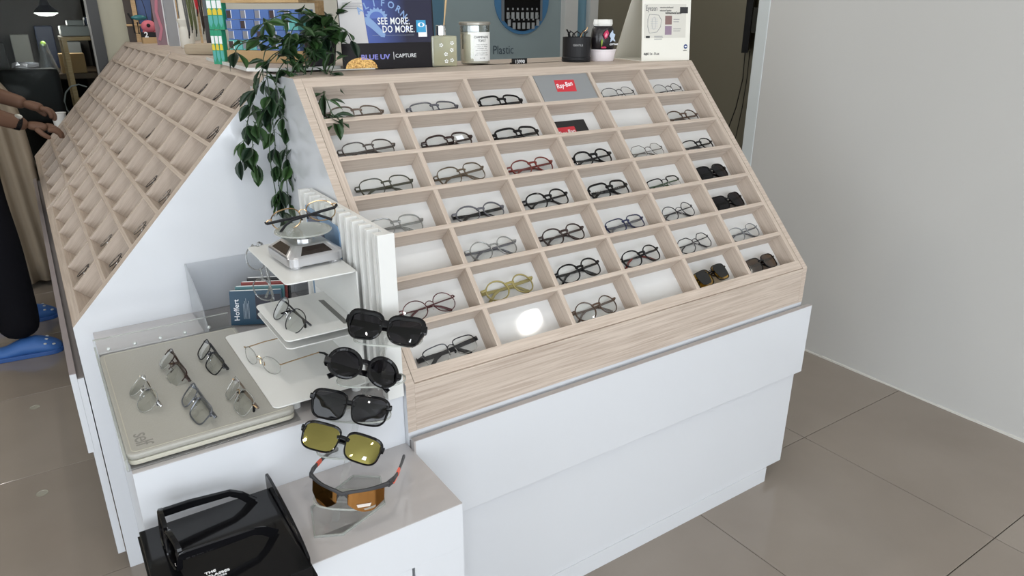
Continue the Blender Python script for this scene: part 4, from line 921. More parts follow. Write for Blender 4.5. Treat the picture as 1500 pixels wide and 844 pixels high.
for t_i, z in enumerate((-.0085, .083)):
    for c_i in range(3):
        bw = .0125 if t_i == 0 else .0165; p = RM @ Vector((-.0260-c_i*(bw+.0006) if t_i == 0 else -.0175-c_i*(bw+.0006), .004, z)); e_ = empty('eye_drop_carton', p, (0, 0, RZ), label='green and yellow eye drop carton, %s in %s tier beside rack' % (['nearest the rack', 'middle', 'farthest left'][c_i], ['lower', 'upper'][t_i]), cat='box', group='green cartons beside the rack')
        B().box(0, bw, 0, .018, 0, .0905, .0006).put('carton', GRB, e_)
        B().box(.0015, bw-.0015, -.0006, 0, .055, .075).put('white_print', PAPERW, e_)
        B().prism([(.0015, .038), (bw-.0015, .038), (bw-.0015, .05), (bw/2, .056), (.0015, .050)], 'y', -.0008, -.0001).put('yellow_print', mat('print_yellow', (.72, .55, .05), .4), e_)
        B().prism([(.0015, .018), (bw/2, .006), (bw-.0015, .018), (bw-.0015, .036), (.0015, .036)], 'y', -.0008, -.0001).put('teal_print', mat('print_teal', (.10, .40, .38), .4), e_)

# hanging plant
PX, PY = .165, .765
pot = empty('trailing_plant', (PX, PY, Z+.008), label='dark green trailing plant in a black pot spilling over the counter corner', cat='plant')
B().lathe([(.032, 0), (.034, .002), (.043, .074), (.045, .075), (.045, .082), (.041, .082), (.039, .07), (0, .068)], 28).put('pot', mat('plant_pot_black', (.012, .012, .016), .35), pot)
STR = [[[0.139, 0.68, 1.299], [0.003, 0.62, 1.287], [-0.034, 0.6, 1.215], [-0.024, 0.6, 1.107], [-0.027, 0.6, 1.011], [-0.026, 0.6, 0.877]],
[[0.139, 0.68, 1.299], [0.054, 0.62, 1.316], [0.016, 0.59, 1.198], [0.002, 0.59, 1.075], [-0.008, 0.6, 0.959], [-0.006, 0.6, 0.856]],
[[0.139, 0.68, 1.299], [-0.0, 0.62, 1.257], [-0.053, 0.6, 1.186], [-0.082, 0.6, 1.111], [-0.108, 0.6, 1.028]],
[[0.156, 0.68, 1.298], [0.072, 0.6, 1.241], [0.033, 0.56, 1.154], [0.018, 0.57, 1.06], [-0.026, 0.6, 0.945]],
[[0.156, 0.68, 1.298], [0.138, 0.6, 1.239], [0.071, 0.5, 1.187], [0.055, 0.44, 1.164], [0.06, 0.42, 1.129]],
[[0.156, 0.68, 1.298], [0.185, 0.65, 1.31], [0.195, 0.63, 1.285]],
[[0.139, 0.68, 1.299], [0.135, 0.66, 1.338], [0.041, 0.62, 1.345], [-0.021, 0.6, 1.324]],
[[0.156, 0.68, 1.298], [0.07, 0.58, 1.212], [0.051, 0.5, 1.143], [0.06, 0.44, 1.134]],
[[0.122, 0.68, 1.299], [-0.015, 0.6, 1.244], [-0.032, 0.58, 1.156], [-0.077, 0.58, 1.098], [-0.08, 0.58, 1.012]],
[[0.122, 0.68, 1.299], [0.0, 0.58, 1.229], [-0.013, 0.57, 1.14], [0.025, 0.56, 1.077], [0.026, 0.56, 1.012]],
[[0.156, 0.68, 1.298], [0.176, 0.68, 1.33], [0.186, 0.68, 1.345]],
[[0.122, 0.68, 1.299], [-0.055, 0.6, 1.288], [-0.087, 0.6, 1.268]],
[[0.137, 0.68, 1.283], [0.025, 0.56, 1.23], [-0.043, 0.57, 1.081], [-0.039, 0.59, 0.932]],
[[0.120, 0.68, 1.283], [0.08, 0.62, 1.268], [0.06, 0.59, 1.20]]]
LEAFM = mat('leaf_dark_green', (.016, .045, .020), .38, spec=.45)
N, L = nodes(LEAFM); oi = N.new('ShaderNodeObjectInfo'); rr = N.new('ShaderNodeValToRGB'); rr.color_ramp.elements[0].color = (.008, .022, .012, 1); rr.color_ramp.elements[1].color = (.035, .085, .022, 1)
L.new(oi.outputs['Random'], rr.inputs[0]); L.new(rr.outputs[0], N['Principled BSDF'].inputs['Base Color'])
STEM = mat('stem_green', (.03, .06, .025), .6)
def leaf_mesh():
    b_ = B(); prof = [(0, 0), (.18, .30), (.42, .46), (.66, .40), (.86, .20), (1, 0)]
    cen = [b_.bm.verts.new((p[0], 0, -.10*math.sin(p[0]*PI)*.3+(.02 if 0 < p[0] < 1 else 0)-.22*p[0]**2)) for p in prof]
    for sd in (-1, 1):
        ed = [b_.bm.verts.new((p[0], sd*p[1]*.62, .085*math.sin(p[0]*PI)-.22*p[0]**2)) for p in prof[1:-1]]
        ch = [cen[0]]+ed+[cen[-1]]
        for i in range(len(prof)-1):
            vs = [cen[i], cen[i+1], ch[i+1], ch[i]]; u_ = []
            for v in vs:
                if v not in u_: u_.append(v)
            b_._f(u_)
    b_.box(-.28, .02, -.012, .012, -.012, .012)
    return bm2me(b_.bm, 'leaf')
lm = leaf_mesh(); lm.materials.append(LEAFM); lm.polygons.foreach_set('use_smooth', [True]*len(lm.polygons))
def put_leaf(p, d, sz, roll):
    o = bpy.data.objects.new('leaf', lm); COL.objects.link(o); o.parent = pot
    q = d.to_track_quat('X', 'Z') @ Euler((roll, 0, 0)).to_quaternion()
    o.matrix_local = Matrix.Translation(p-pot.location) @ q.to_matrix().to_4x4() @ Matrix.Diagonal((sz, sz, sz, 1))
TOTL = sum((Vector(a)-Vector(b_)).length for st in STR for a, b_ in zip(st, st[1:]))+14*.05; rl = random.Random(3); nl = 0
camp = Vector((-.5, -1.12, 1.34))
for si, st in enumerate(STR):
    P_ = [Vector(p) for p in st]
    pts = [Vector((PX-.01, PY-.01, Z+.085)), Vector((PX-.015, PY-.04, Z+.115))]+P_[0:]
    # smooth with catmull
    sm_ = []
    for i in range(len(pts)-1):
        p0 = pts[max(0, i-1)]; p1 = pts[i]; p2 = pts[i+1]; p3 = pts[min(len(pts)-1, i+2)]
        for q in range(5):
            t = q/5; sm_.append(.5*((2*p1)+(p2-p0)*t+(2*p0-5*p1+4*p2-p3)*t*t+(3*p1-p0-3*p2+p3)*t**3))
    sm_.append(pts[-1])
    B().sweep([v-pot.location for v in sm_], (.0012, .0012), 5).put('stem', STEM, pot)
    tot = TOTL; L_ = 0; nxt = .03
    for i in range(1, len(sm_)):
        seg = (sm_[i]-sm_[i-1]).length; L_ += seg
        while nxt < L_ and nl < 285:
            p = sm_[i].copy(); dirp = (sm_[i]-sm_[i-1]).normalized()
            for sd in (0, 1):
                an = rl.uniform(0, 2*PI)
                d = Vector((math.cos(an)*.9, -abs(math.sin(an))*.8-.1 if rl.random() < .75 else .3, rl.uniform(-.55, .45)))+dirp*.55
                if p.z < 1.2: d.z -= .25; d.y = max(d.y, -.6)
                d.normalize(); sz = rl.uniform(.034, .052)
                base = p+d*.006
                if base.z+d.z*sz < Z+.006 and base.y+d.y*sz > .60 and base.x > 0 and p.z > Z-.02: continue
                if base.y+d.y*sz*1.1 > G-.012 and base.z < Z+.01: d.y = -abs(d.y)-.2; d.normalize()
                put_leaf(base, d, sz, rl.uniform(-.7, .7)); nl += 1
            nxt += tot/138
    if nl < 292:
        put_leaf(sm_[-1], ((sm_[-1]-sm_[-2]).normalized()+Vector((0, -.2, -.1))).normalized(), .046, 0); nl += 1

# things standing further back on the left shelf
def simple(name, label, cat, loc, rot=(0, 0, 0), group=None): return empty(name, loc, rot, label, cat, group)
e = simple('peg_rack', 'wooden peg rack with blue boards at the far end of left shelf', 'rack', (.085, 3.02, Z), (0, 0, R(-8)))
B().box(-.09, .16, .03, .042, 0, .62).put('back_board', mat('dark_brown_board', (.055, .04, .032), .6), e)
for x in (-.055, .095): B().box(x, x+.055 if x > 0 else x+.02, -.0, .026, 0, .62).put('upright', PALEWOOD, e)
B().prism([(-.032, 0), (.015, 0), (.075, .62), (-.03, .62)], 'y', .0265, .0295).put('blue_board', mat('dusty_blue_board', (.045, .09, .24), .5), e)
for z in (.08, .21, .34): B().sweep([(-.09, -.02, z), (.12, -.02, z)], (.006, .005), 6).put('peg_bar', PALEWOOD, e)
e = simple('cloth_toy', 'pink octopus-like plush keyring hanging on the peg rack', 'plush toy', (.075, 2.90, Z+.070))
PKM = noisy(mat('pink_plush', (.62, .16, .20), .8), 60, .3, (.5, .1, .14), bump=.4)
B().ball((0, 0, .005), .034, 14, (1, .8, .85)).put('body', PKM, e, smooth=True)
B().sweep([(0, .0, .035), (0, .03, .09), (0, .10, .141)], (.0015, .0015), 5).put('cord', BLKM, e)
for k in range(4): B().sweep([(-.02+.013*k, 0, -.01), (-.03+.018*k, -.004, -.035), (-.034+.02*k, 0, -.055)], (.007, .007), 6).put('arm', PKM, e, smooth=True)
B().ball((-.004, -.026, .01), .009, 10).put('mouth', BLKM, e)
e = simple('pegged_sunglasses', 'teal and black goggles hung on the peg rack', 'sunglasses', (.045, 2.95, Z+.115))
B().ball((0, -.01, 0), .035, 12, (1, .3, .35)).put('teal_visor', mat('teal_visor_plastic', (.03, .16, .18), .25), e, smooth=True)
B().sweep([(-.045, 0, .02), (-.03, 0, -.01), (-.028, 0, -.07), (-.01, 0, -.075), (-.01, 0, -.02)], (.004, .004), 6).put('strap', BLKM, e)
e = simple('small_tan_box', 'small tan box with white letter at foot of the peg rack', 'box', (.062, 2.85, Z))
B().box(-.032, .032, -.02, .02, 0, .028).put('carton', KRAFT, e); text('printed_digit', '2', .034, PAPERW, e, (-.022, -.0225, .028), bold=.001); B().box(-.03, .034, -.012, .02, .028, .05).put('dark_top', BLKM, e)
for (x, y, wd, cm, lab) in ((.078, 2.60, .022, 'pinkish patterned film roll sheet leaning at the shelf edge', 0), (.103, 2.45, .022, 'clear plastic sleeve sheet standing beside the pink film', 1), (.122, 2.33, .008, 'grey plastic strip sheet next to the white bust', 2)):
    e = simple('plastic_sheet', cm, 'plastic sheet', (x, y, Z), (R(-2), 0, R(-20)))
    mm_ = [clear('pink_film', (.72, .55, .60), .08, milky=.55, milkcol=(.36, .24, .29)), clear('grey_film', (.75, .78, .82), .1, milky=.5, milkcol=(.42, .44, .48)), clear('dim_film', (.5, .55, .58), .1, milky=.5, milkcol=(.22, .24, .26))][lab]
    B().box(-wd, wd, 0, .002, 0, .55).put('sheet', mm_, e); B().box(wd-.001, wd+.004, -.001, .003, 0, .55).put('edge_strip', mat('soft_white_plastic', (.6, .6, .62), .4), e)
    if lab == 0: B().sweep([(-.01, -.002, .02), (.006, -.002, .07), (-.006, -.002, .14), (.006, -.002, .22), (0, -.002, .4)], (.006, .0006), 4, upv=(0, 1, 0)).put('printed_swirl', mat('rose_print', (.42, .13, .18), .5), e)
e = simple('white_bust', 'white neck bust stand behind the hanging cords', 'display bust', (.112, 2.20, Z))
b_ = B(); b_.lathe([(.026, 0), (.028, .006), (.028, .072), (.025, .080), (.023, .083), (.024, .086), (.031, .108), (.031, .112), (.017, .115), (.016, .20), (.014, .205)], 28).put('bust', mat('matt_white_plastic', (.68, .66, .60), .5), e, smooth=True)
e = simple('beige_cushion_bag', 'folded beige cloth pouch lying before the bust', 'cloth pouch', (.080, 1.62, Z), (0, 0, R(-48)))
b_ = B(); b_.box(-.085, .105, -.04, .06, 0, .036, .012); b_.put('pouch', noisy(mat('beige_linen', (.40, .33, .24), .8), 20, .4, (.30, .24, .17), bump=.3), e)
for k in range(3): B().sweep([(.06+.014*k, -.0405, .004), (.052+.014*k, -.042, .018), (.05+.014*k, -.0405, .033)], (.0012, .001), 4).put('seam', mat('seam_brown', (.18, .13, .08), .8), e)
# cord stand
e = simple('cord_stand', 'pine frame stand from which spectacle cords hang', 'display stand', (.135, 2.0, Z), (0, 0, R(-14)))
B().box(-.012, -.004, .012, .020, 0, .30).put('upright', PALEWOOD, e); B().box(.075, .083, .0, .008, 0, .30).put('upright', PALEWOOD, e); B().box(-.07, .085, -.004, .004, .25, .258).put('bar', PALEWOOD, e)
cords = [('black and white checked', (.12, .12, .12), .055), ('olive green', (.10, .12, .04), .075), ('moss green', (.13, .14, .07), .062), ('bright red', (.55, .03, .04), .135), ('dark brown', (.045, .03, .025), .07), ('tan brown', (.14, .08, .05), .085), ('grey', (.22, .21, .2), .075), ('black', (.012, .012, .012), .09)]
for i, (cn, cc, zb) in enumerate(cords):
    p = Matrix.Translation((.135, 2.0, Z)) @ Matrix.Rotation(R(-14), 4, 'Z') @ Vector((-.052+i*.0135, -.012, 0))
    g = empty('spectacle_cord', (p.x, p.y, Z), (0, 0, R(-14)), label='%s spectacle cord hanging on the pine stand' % cn, cat='cord', group='spectacle cords on the pine stand')
    m_ = mat('cord_'+cn.replace(' ', '_'), cc, .8)
    B().sweep([(0, 0, .262), (-.003, -.003, .21), (.001, -.004, zb+.025), (.004, 0, zb), (.006, 0, zb+.025), (.004, .002, .262)], (.0038, .0022), 6).put('cord', m_, g)
    B().sweep([(.003, -.003, zb+.014), (.001, -.004, zb-.012)], (.003, .002), 6).put('end_loop', mat('cord_black_end', (.01, .01, .01), .4), g)
e = simple('black_sleeve_case', 'black and brown glasses sleeve case behind the cords', 'case', (.148, 1.88, Z), (0, 0, R(-14)))
B().box(-.028, .036, .0, .022, .0, .125, .005).put('sleeve', mat('sleeve_black_brown', (.014, .008, .008), .5), e)
B().box(-.024, .032, .006, .012, .125, .30).put('dark_glass_flap', mat('dark_teal_flap', (.016, .022, .026), .3), e); B().lathe([(.005, 0), (.005, .003)], 12).put('stud', CHROME, e, loc=(.008, 0, .04), rot=(R(90), 0, 0))

# ================================================================== BEYOND: TV, curtain, workshop
e = simple('wall_television', 'thin black television on a swing arm seen edge-on beyond the jamb', 'television', (3.72, 2.30, 1.25), (0, 0, R(-52)))
B().box(-.02, .02, -.30, .30, -.14, .40).put('screen', BLKM, e)
B().box(.02, .10, -.06, .06, -.02, .14).box(.10, .135, -.05, .05, -.06, .20).put('bracket', BLK, e)
sc = [(.0, -.05, -.14), (.005, -.05, -.32), (-.02, -.04, -.52), (-.07, -.02, -.72), (-.14, 0, -.95), (-.2, 0, -1.2)]
B().sweep(sc, (.004, .004), 6).put('cable', BLKM, e); B().sweep([(p[0]*.4+.03, p[1]+.02, p[2]) for p in sc], (.003, .003), 6).put('cable', BLKM, e)
struct(B().box(3.97, 4.0, 2.2, YB, 0, CZ).put('wall_corner', OLIVE))
e = simple('curtain', 'beige floor-length curtain gathered with a tie at far left', 'curtain', (-.55, 3.15, 0))
b_ = B(); ny, nx_ = 26, 60; vs = []
for j in range(ny+1):
    z = .03+2.5*j/ny; row = []
    g_ = 1-.42*math.exp(-((z-1.345)/.22)**2)
    for i in range(nx_+1):
        u = i/nx_; x = -.62+(u*.66)*g_+(.0 if z > 1.345 else .045*(1.345-z)); y = .022*math.sin(u*2*PI*9+.6*math.sin(z*2))*g_+.008*math.sin(u*31)
        row.append(b_.bm.verts.new((x, y, z)))
    vs.append(row)
for j in range(ny):
    for i in range(nx_): b_._f([vs[j][i], vs[j][i+1], vs[j+1][i+1], vs[j+1][i]])
CUR = noisy(mat('beige_curtain_fabric', (.34, .28, .21), .8), 40, .25, (.28, .23, .17))
o = b_.put('drape', CUR, e, smooth=True); md = o.modifiers.new('solid', 'SOLIDIFY'); md.thickness = .002
B().sweep([(-.62, -.04, 1.36), (-.4, -.045, 1.335), (-.17, -.04, 1.345), (-.15, 0, 1.36)], (.004, .012), 6).put('tie', mat('curtain_tie', (.45, .38, .28), .7), e)
e.location = (-.585, 3.18, 0)
# workshop
DESK = mat('desk_brown', (.10, .065, .04), .5)
e = simple('work_desk', 'brown work desk behind the window with clutter', 'desk', (-.55, 4.32, 0))
B().box(-.6, .5, -.3, .5, .98, 1.01).put('desk_top', DESK, e)
for x in (-.58, .45): B().box(x, x+.04, -.28, .48, 0, .98).put('leg', DESK, e)
B().box(-.6, .5, .45, .48, 1.01, 1.7).put('back_shelf_board', mat('dark_shelf_board', (.06, .05, .045), .6), e)
e = simple('desk_lamp', 'glowing white dome lamp in the dark workshop window', 'lamp', (-.285, 4.15, 1.36))
B().lathe([(.065, -.012), (.06, -.002), (.028, .03), (.018, .06), (0, .065)], 28).put('shade', mat('lamp_shade_dark', (.02, .02, .03), .4), e)
B().lathe([(.0, -.030), (.035, -.026), (.062, -.012), (.0, -.011)], 28).put('bulb', mat('lamp_glow', (1, 1, 1), .5, emit=(1, 1, .97), es=7), e)
B().sweep([(0, 0, .06), (.02, .03, .20), (.15, .1, .30)], (.008, .008), 6).put('arm', mat('lamp_arm_blue', (.02, .02, .05), .4), e)
l = bpy.data.lights.new('workshop_lamp', 'POINT'); l.energy = 2.2; l.color = (1, .97, .9); l.shadow_soft_size = .05; lo = bpy.data.objects.new('workshop_lamp', l); lo.location = (-.285, 4.15, 1.28); COL.objects.link(lo)
e = simple('wooden_stand', 'honey pine stand frame in the workshop holding white trays', 'stand', (-.16, 3.85, 0))
for x in (-.085, .11):
    for y in (-.12, .12): B().box(x-.012, x+.012, y-.012, y+.012, 0, 1.22).put('leg', PALEWOOD, e)
B().box(-.10, .125, -.135, .135, 1.205, 1.225).put('top_rail', PALEWOOD, e); B().box(-.09, .12, -.13, .13, .86, .875).put('shelf', PALEWOOD, e)
e = simple('white_instrument', 'off white bench instrument on top of the pine stand', 'instrument', (-.15, 3.85, 1.226))
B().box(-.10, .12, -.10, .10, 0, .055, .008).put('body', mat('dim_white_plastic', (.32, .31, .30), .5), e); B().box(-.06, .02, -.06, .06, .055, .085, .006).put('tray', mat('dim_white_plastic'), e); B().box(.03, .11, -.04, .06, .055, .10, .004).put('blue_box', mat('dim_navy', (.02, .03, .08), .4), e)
e = simple('paper_rolls', 'white paper and cable pieces on the lower pine shelf', 'papers', (-.13, 3.80, .8765))
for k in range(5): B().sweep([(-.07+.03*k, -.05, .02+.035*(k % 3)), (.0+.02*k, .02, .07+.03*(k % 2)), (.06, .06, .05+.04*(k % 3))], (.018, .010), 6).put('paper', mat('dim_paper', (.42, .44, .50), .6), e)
B().sweep([(-.10+.08*math.cos(t_*.5), -.15, .0+.10*math.sin(t_*.5)) for t_ in range(2, 12)], (.004, .004), 6).put('cable', mat('pale_cable', (.35, .35, .35), .5), e)
e = simple('clear_beaker', 'clear conical bottle with green cap light in workshop', 'bottle', (-.335, 4.12, 1.0105)); B().lathe([(.055, 0), (.055, .01), (.022, .15), (.02, .17)], 20).put('bottle', clear('beaker', (.7, .72, .75), .15, milky=.25, milkcol=(.5, .52, .55)), e); B().ball((0, 0, .17), .014, 10).put('cap', mat('green_glow_cap', (.3, .5, .1), .4, emit=(.5, .8, .1), es=.6), e)
e = simple('office_chair', 'dark padded chair back in front of the workshop desk', 'chair', (-.44, 3.80, 0))
B().box(-.15, .14, -.04, .04, .76, 1.06, .03).put('backrest', mat('charcoal_upholstery', (.022, .022, .025), .6), e, smooth=True)
B().box(-.17, .17, -.40, .0, .48, .55, .02).put('seat', mat('charcoal_upholstery'), e); B().lathe([(.03, .03), (.03, .48)], 16, (0, -.2, 0)).put('column', BLKM, e); B().lathe([(.25, 0), (.24, .02), (.03, .05)], 20, (0, -.2, 0)).put('base', BLKM, e)
e = simple('cardboard_carton', 'brown carton under the lamp in workshop', 'box', (-.22, 4.12, 1.011)); B().box(-.05, .08, -.06, .06, 0, .11).put('carton', KRAFT, e); 
e = simple('foil_bag', 'crinkled silver bag on workshop desk', 'bag', (-.42, 3.95, .985)); b_ = B(); b_.ball((0, 0, .03), .06, 10, (1.4, .7, .5)); 
for v in b_.bm.verts: v.co += Vector([rl.uniform(-.012, .012) for _ in range(3)])
b_.put('bag', mat('silver_foil', (.45, .45, .5), .25, .7), e); e.location = (-.44, 4.2, 1.0102)
for k in range(7):
    e = simple('shelf_clutter_item', ['dark jar', 'olive box', 'grey tin', 'black case', 'pale box', 'navy box', 'white pot'][k]+' on the dim workshop back shelf', 'container', (-1.0+.14*k, 4.66, 1.011), group='items on the workshop back shelf')
    B().box(-.05, .05, -.05, .05, 0, .16+.05*(k % 3), .006).put('body', mat('clutter_%d' % k, [(.03, .03, .03), (.12, .11, .05), (.15, .15, .16), (.015, .015, .015), (.28, .27, .25), (.02, .03, .08), (.4, .4, .4)][k], .5), e)

# ================================================================== things near the far tray: cup and paper
e = simple('white_paper_cup', 'white cup with dark drink inside beside the hands', 'cup', (-.325, 3.23, 0))
e.location = (-.395, 3.05, .905)
B().lathe([(.026, 0), (.034, .075), (.036, .076), (.034, .074), (.031, .064), (0, .064)], 24).put('cup', CARD, e); B().lathe([(.0, .0645), (.0312, .0652)], 24).put('drink', BLK, e)
st_ = simple('side_trolley', 'dark trolley table beyond the left counter holding the cup', 'trolley', (-.40, 3.24, 0))
B().box(-.03, .13, -.06, .05, .785, .80).put('trolley_top', BLKM, st_); 
for x in (.02, .10): B().box(x-.008, x+.008, -.05, .04, 0, .785).put('leg', BLKM, st_)
e.location = (-.365, 3.225, .8005)

# ================================================================== PERSON
def skin(name, joints, edges, m, parent, sub=2, root=0):
    me = bpy.data.meshes.new(name); me.from_pydata([j[0] for j in joints], edges, []); o = link(name, me, m, parent)
    md = o.modifiers.new('skin', 'SKIN'); md.use_smooth_shade = True
    for i, j in enumerate(joints):
        r_ = j[1] if isinstance(j[1], tuple) else (j[1], j[1]); me.skin_vertices[0].data[i].radius = r_
        me.skin_vertices[0].data[i].use_root = (i == root)
    s_ = o.modifiers.new('sub', 'SUBSURF'); s_.levels = sub; s_.render_levels = sub
    return o
SKINM = noisy(mat('warm_brown_skin', (.125, .066, .042), .6, spec=.3), 30, .2, (.10, .05, .032)); CLOTH = noisy(mat('black_clothing', (.006, .006, .008), .9, spec=.08), 80, .3, (.009, .009, .012), bump=.3)
px_, py_ = -.80, 2.42
pr_ = empty('person', (px_, py_, 0), label='person in black clothes and blue clogs reaching into the farther left tray', cat='person')
def J(x, y, z, r_): return ((x-px_, y-py_, z), r_)
body = [J(-.80, 2.42, .92, .10), J(-.80, 2.42, 1.10, .10), J(-.79, 2.42, 1.28, .11), J(-.775, 2.42, 1.38, .07), J(-.76, 2.42, 1.45, .05), J(-.735, 2.42, 1.54, .075), J(-.715, 2.42, 1.62, .08), J(-.715, 2.42, 1.67, .05),
        J(-.775, 2.25, 1.36, .05), J(-.75, 2.16, 1.12, .038), J(-.60, 2.21, .985, .034), J(-.500, 2.245, .940, .027),
        J(-.775, 2.59, 1.36, .05), J(-.77, 2.66, 1.13, .038), J(-.60, 2.50, 1.045, .034), J(-.492, 2.415, 1.005, .027),
        J(-.79, 2.33, .86, .08), J(-.74, 2.32, .50, .055), J(-.755, 2.30, .10, .036), J(-.79, 2.52, .86, .08), J(-.745, 2.60, .50, .055), J(-.76, 2.66, .10, .036)]
ed = [(0, 1), (1, 2), (2, 3), (3, 4), (4, 5), (5, 6), (6, 7), (3, 8), (8, 9), (9, 10), (10, 11), (3, 12), (12, 13), (13, 14), (14, 15), (0, 16), (16, 17), (17, 18), (0, 19), (19, 20), (20, 21)]
skin('body', body, ed, SKINM, pr_)
top = [J(-.80, 2.42, .88, .135), J(-.80, 2.42, 1.08, .13), J(-.79, 2.42, 1.27, .14), J(-.778, 2.42, 1.375, .095), J(-.775, 2.25, 1.36, .068), J(-.755, 2.175, 1.16, .056), J(-.775, 2.59, 1.36, .068), J(-.77, 2.65, 1.17, .056)]
skin('shirt', top, [(0, 1), (1, 2), (2, 3), (3, 4), (4, 5), (3, 6), (6, 7)], CLOTH, pr_)
trs = [J(-.80, 2.42, .95, .13), J(-.79, 2.42, .85, .13), J(-.735, 2.33, .70, .105), J(-.705, 2.31, .45, .092), J(-.70, 2.30, .20, .085), J(-.70, 2.29, .06, .085), J(-.765, 2.54, .68, .10), J(-.735, 2.60, .42, .085), J(-.74, 2.66, .08, .08)]
skin('trousers', trs, [(0, 1), (1, 2), (2, 3), (3, 4), (4, 5), (1, 6), (6, 7), (7, 8)], CLOTH, pr_)
# hands
def hand(wr, dirv, palmn, name, curl=.5, sc=1.0, thumb=1):
    d = Vector(dirv).normalized(); n = Vector(palmn); n = (n-d*n.dot(d)).normalized(); s_ = d.cross(n)
    o0 = Vector(wr); js = [(tuple(o0-Vector((px_, py_, 0))), (.025, .019))]; eds = []
    pal = o0+d*.045*sc; js.append((tuple(pal-Vector((px_, py_, 0))), (.038, .020))); eds.append((0, 1))
    palm_ob = skin(name, js+[(tuple(o0+d*.075*sc-Vector((px_, py_, 0))), (.040, .017))], [(0, 1), (1, 2)], SKINM, pr_)
    for i, (off, ln) in enumerate(((-.027, .062), (-.009, .072), (.009, .068), (.025, .054))):
        b0 = o0+d*.068*sc+s_*off; p1_ = b0+d*ln*.45; d2 = (d+n*curl).normalized(); p2_ = p1_+d2*ln*.35; d3 = (d*.4+n*curl*2).normalized(); p3_ = p2_+d3*ln*.28
        f_ = skin('finger', [(tuple(q-Vector((px_, py_, 0))), r_) for q, r_ in ((b0, .0115), (p1_, .011), (p2_, .0098), (p3_, .008))], [(0, 1), (1, 2), (2, 3)], SKINM, palm_ob)
    b0 = o0+d*.03*sc-s_*.026*thumb; p1_ = b0+(d*.6-s_*.5*thumb+n*.4).normalized()*.035; p2_ = p1_+(d*.9+n*.4).normalized()*.03
    skin('thumb', [(tuple(q-Vector((px_, py_, 0))), r_) for q, r_ in ((b0, .011), (p1_, .0105), (p2_, .0085))], [(0, 1), (1, 2)], SKINM, palm_ob)
hand((-.512, 2.24, .945), (.9, .1, -.22), (-.1, .2, -1), 'hand', .7)
hand((-.505, 2.42, 1.01), (.8, -.25, -.30), (-.2, -.1, -1), 'hand', .9, 1, -1)
wt = B(); wt.lathe([(.0265, -.012), (.0275, -.010), (.0275, .010), (.0265, .012)], 20); wt.put('wrist_watch', BLK, pr_, loc=(-.535-px_, 2.232-py_, .955), rot=(0, R(112), R(10)))
B().lathe([(.0, .026), (.013, .026), (.013, .032), (0, .033)], 16).put('watch_face', CHROME, pr_, loc=(-.535-px_, 2.232-py_, .955), rot=(R(30), R(20), 0))
# face and hair
hd = Vector((-.715-px_, 0, 1.60))
skin('hair', [((hd.x-.03, 0, 1.66), .085), ((hd.x-.045, 0, 1.60), .075), ((hd.x-.05, 0, 1.53), .05)], [(0, 1), (1, 2)], mat('black_hair', (.01, .008, .008), .5), pr_)
for sd in (-1, 1):
    B().ball((hd.x+.072, sd*.03, 1.595), .009, 10).put('eye', mat('eye_dark', (.03, .02, .02), .2), pr_, smooth=True); B().ball((hd.x, sd*.078, 1.585), .02, 10, (.7, .4, 1.1)).put('ear', SKINM, pr_, smooth=True)
B().ball((hd.x+.082, 0, 1.575), .014, 10, (1, .7, 1.4)).put('nose', SKINM, pr_, smooth=True); B().ball((hd.x+.07, 0, 1.535), .018, 10, (.5, 1.1, .3)).put('mouth', mat('lips', (.3, .1, .09), .5), pr_, smooth=True)
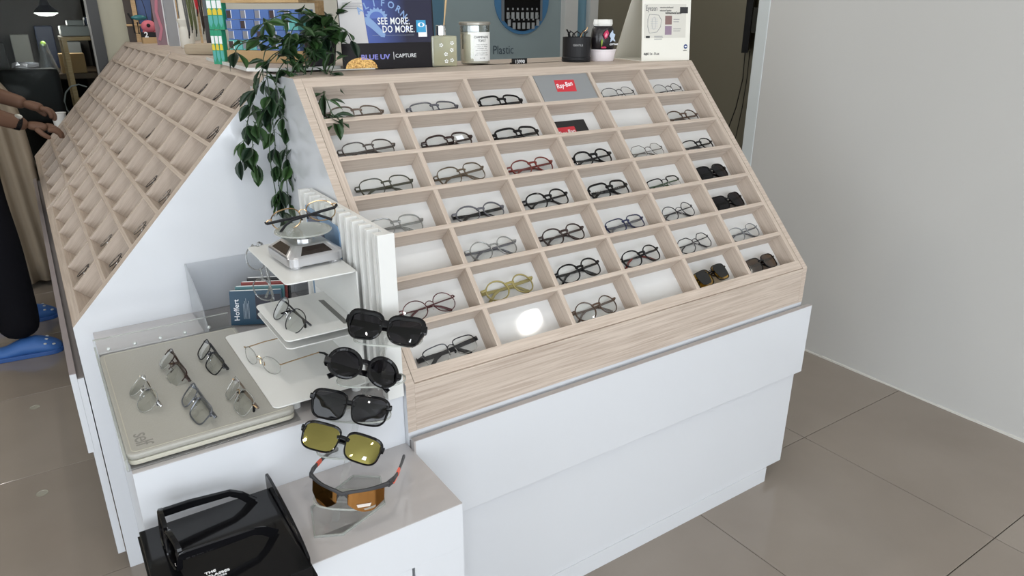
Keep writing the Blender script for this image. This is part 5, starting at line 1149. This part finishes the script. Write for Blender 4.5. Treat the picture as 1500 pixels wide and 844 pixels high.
# clogs
CLB = mat('blue_foam_clog', (.035, .12, .36), .55)
for i, (x, y, rz, lab) in enumerate(((-.705, 2.27, -6, 'blue foam clog with round holes on the nearer foot'), (-.70, 2.68, 8, 'blue foam clog on the farther foot'))):
    e = empty('clog', (x, y, 0), (0, 0, R(rz)), label=lab, cat='shoe', group='blue clogs worn by the person')
    b_ = B(); rings = []
    for (xx, wd, hg) in ((-.135, .022, .03), (-.12, .036, .045), (-.06, .042, .05), (0, .045, .075), (.05, .052, .078), (.09, .054, .064), (.12, .044, .048), (.138, .022, .034)):
        rings.append([b_.bm.verts.new((xx, wd*math.cos(2*PI*k/20), max(.0, hg*.5+hg*.5*math.sin(2*PI*k/20)))) for k in range(20)])
    for q in range(len(rings)-1):
        for k in range(20): b_._f([rings[q][k], rings[q][(k+1) % 20], rings[q+1][(k+1) % 20], rings[q+1][k]])
    b_._f(rings[0][::-1]); b_._f(rings[-1]); b_.put('upper', CLB, e, smooth=True)
    B().prism([(p[0], p[1]) for p in rounded(-.14, .145, -.05, .052, .045)], 'z', 0, .018).put('sole', mat('blue_foam_sole', (.025, .085, .28), .6), e, bevel=.003)
    hl = B()
    for k, (xx, ang_) in enumerate(((.05, 215), (.085, 212), (.115, 205), (.06, 250), (.09, 250), (.06, 290), (.09, 290))):
        a_ = R(ang_-0); hl.ball((xx, .053*math.cos(a_)*(.95 if xx < .1 else .8), .037+.034*abs(math.sin(a_))*(.8 if xx < .1 else .5)), .007, 8, (1, .6, .6))
    hl.put('hole_ring', mat('pale_hole', (.4, .42, .42), .6), e)
# thin clear discs laid over the floor tiles as ring marks
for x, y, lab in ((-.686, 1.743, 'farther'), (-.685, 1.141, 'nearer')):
    o = tag(B().lathe([(.016, .0002), (.0165, .0012), (.0150, .0014), (.0145, .0008), (0, .0008)], 28).put('floor_disc', clear('floor_disc_clear', (.85, .85, .8), .08, milky=.35, milkcol=(.62, .60, .52))), '%s small round clear disc on the floor tile at left' % lab, 'sticker', 'round floor discs'); o.location = (x, y, 0)
# ceiling lamps
LG = mat('ceiling_lamp_glow', (1, 1, 1), .5, emit=(1, .97, .92), es=22)
lamps = [(1.96, -1.285, .085)]+[(x, y, .05) for x in (-1.6, -.2, 1.2) for y in (-2.6, -.6, 1.4) if (x, y) != (1.2, -.6)]+[(3.4, 2.2, .05)]+[(-1.2, 2.8, .05), (.8, 2.7, .05)]
for i, (x, y, r_) in enumerate(lamps):
    e = empty('ceiling_downlight', (x, y, CZ), label='round ceiling downlight, %s' % ['largest, close to grey right wall', 'left row nearest shop window', 'left row behind the camera', 'left row above left counter aisle', 'centre row nearest shop window', 'centre row behind the camera', 'centre row over the left counter', 'right row nearest shop window', 'right row behind the front counter', 'over olive wall and television', 'by the workshop window', 'by the glass door'][i], cat='ceiling light', group='ceiling downlights')
    B().lathe([(r_+.012, -.006), (r_+.012, 0), (r_, 0), (r_, -.006)], 24).put('trim_ring', CHROME, e)
    B().lathe([(0, -.004), (r_, -.004), (r_, -.002), (0, -.002)], 24).put('diffuser', LG, e)
    area('downlight_beam', (x, y, CZ-.012), (0, 0, 0), r_*2, r_*2, 5 if i < 9 else 9, (1, .95, .88), 'DISK')
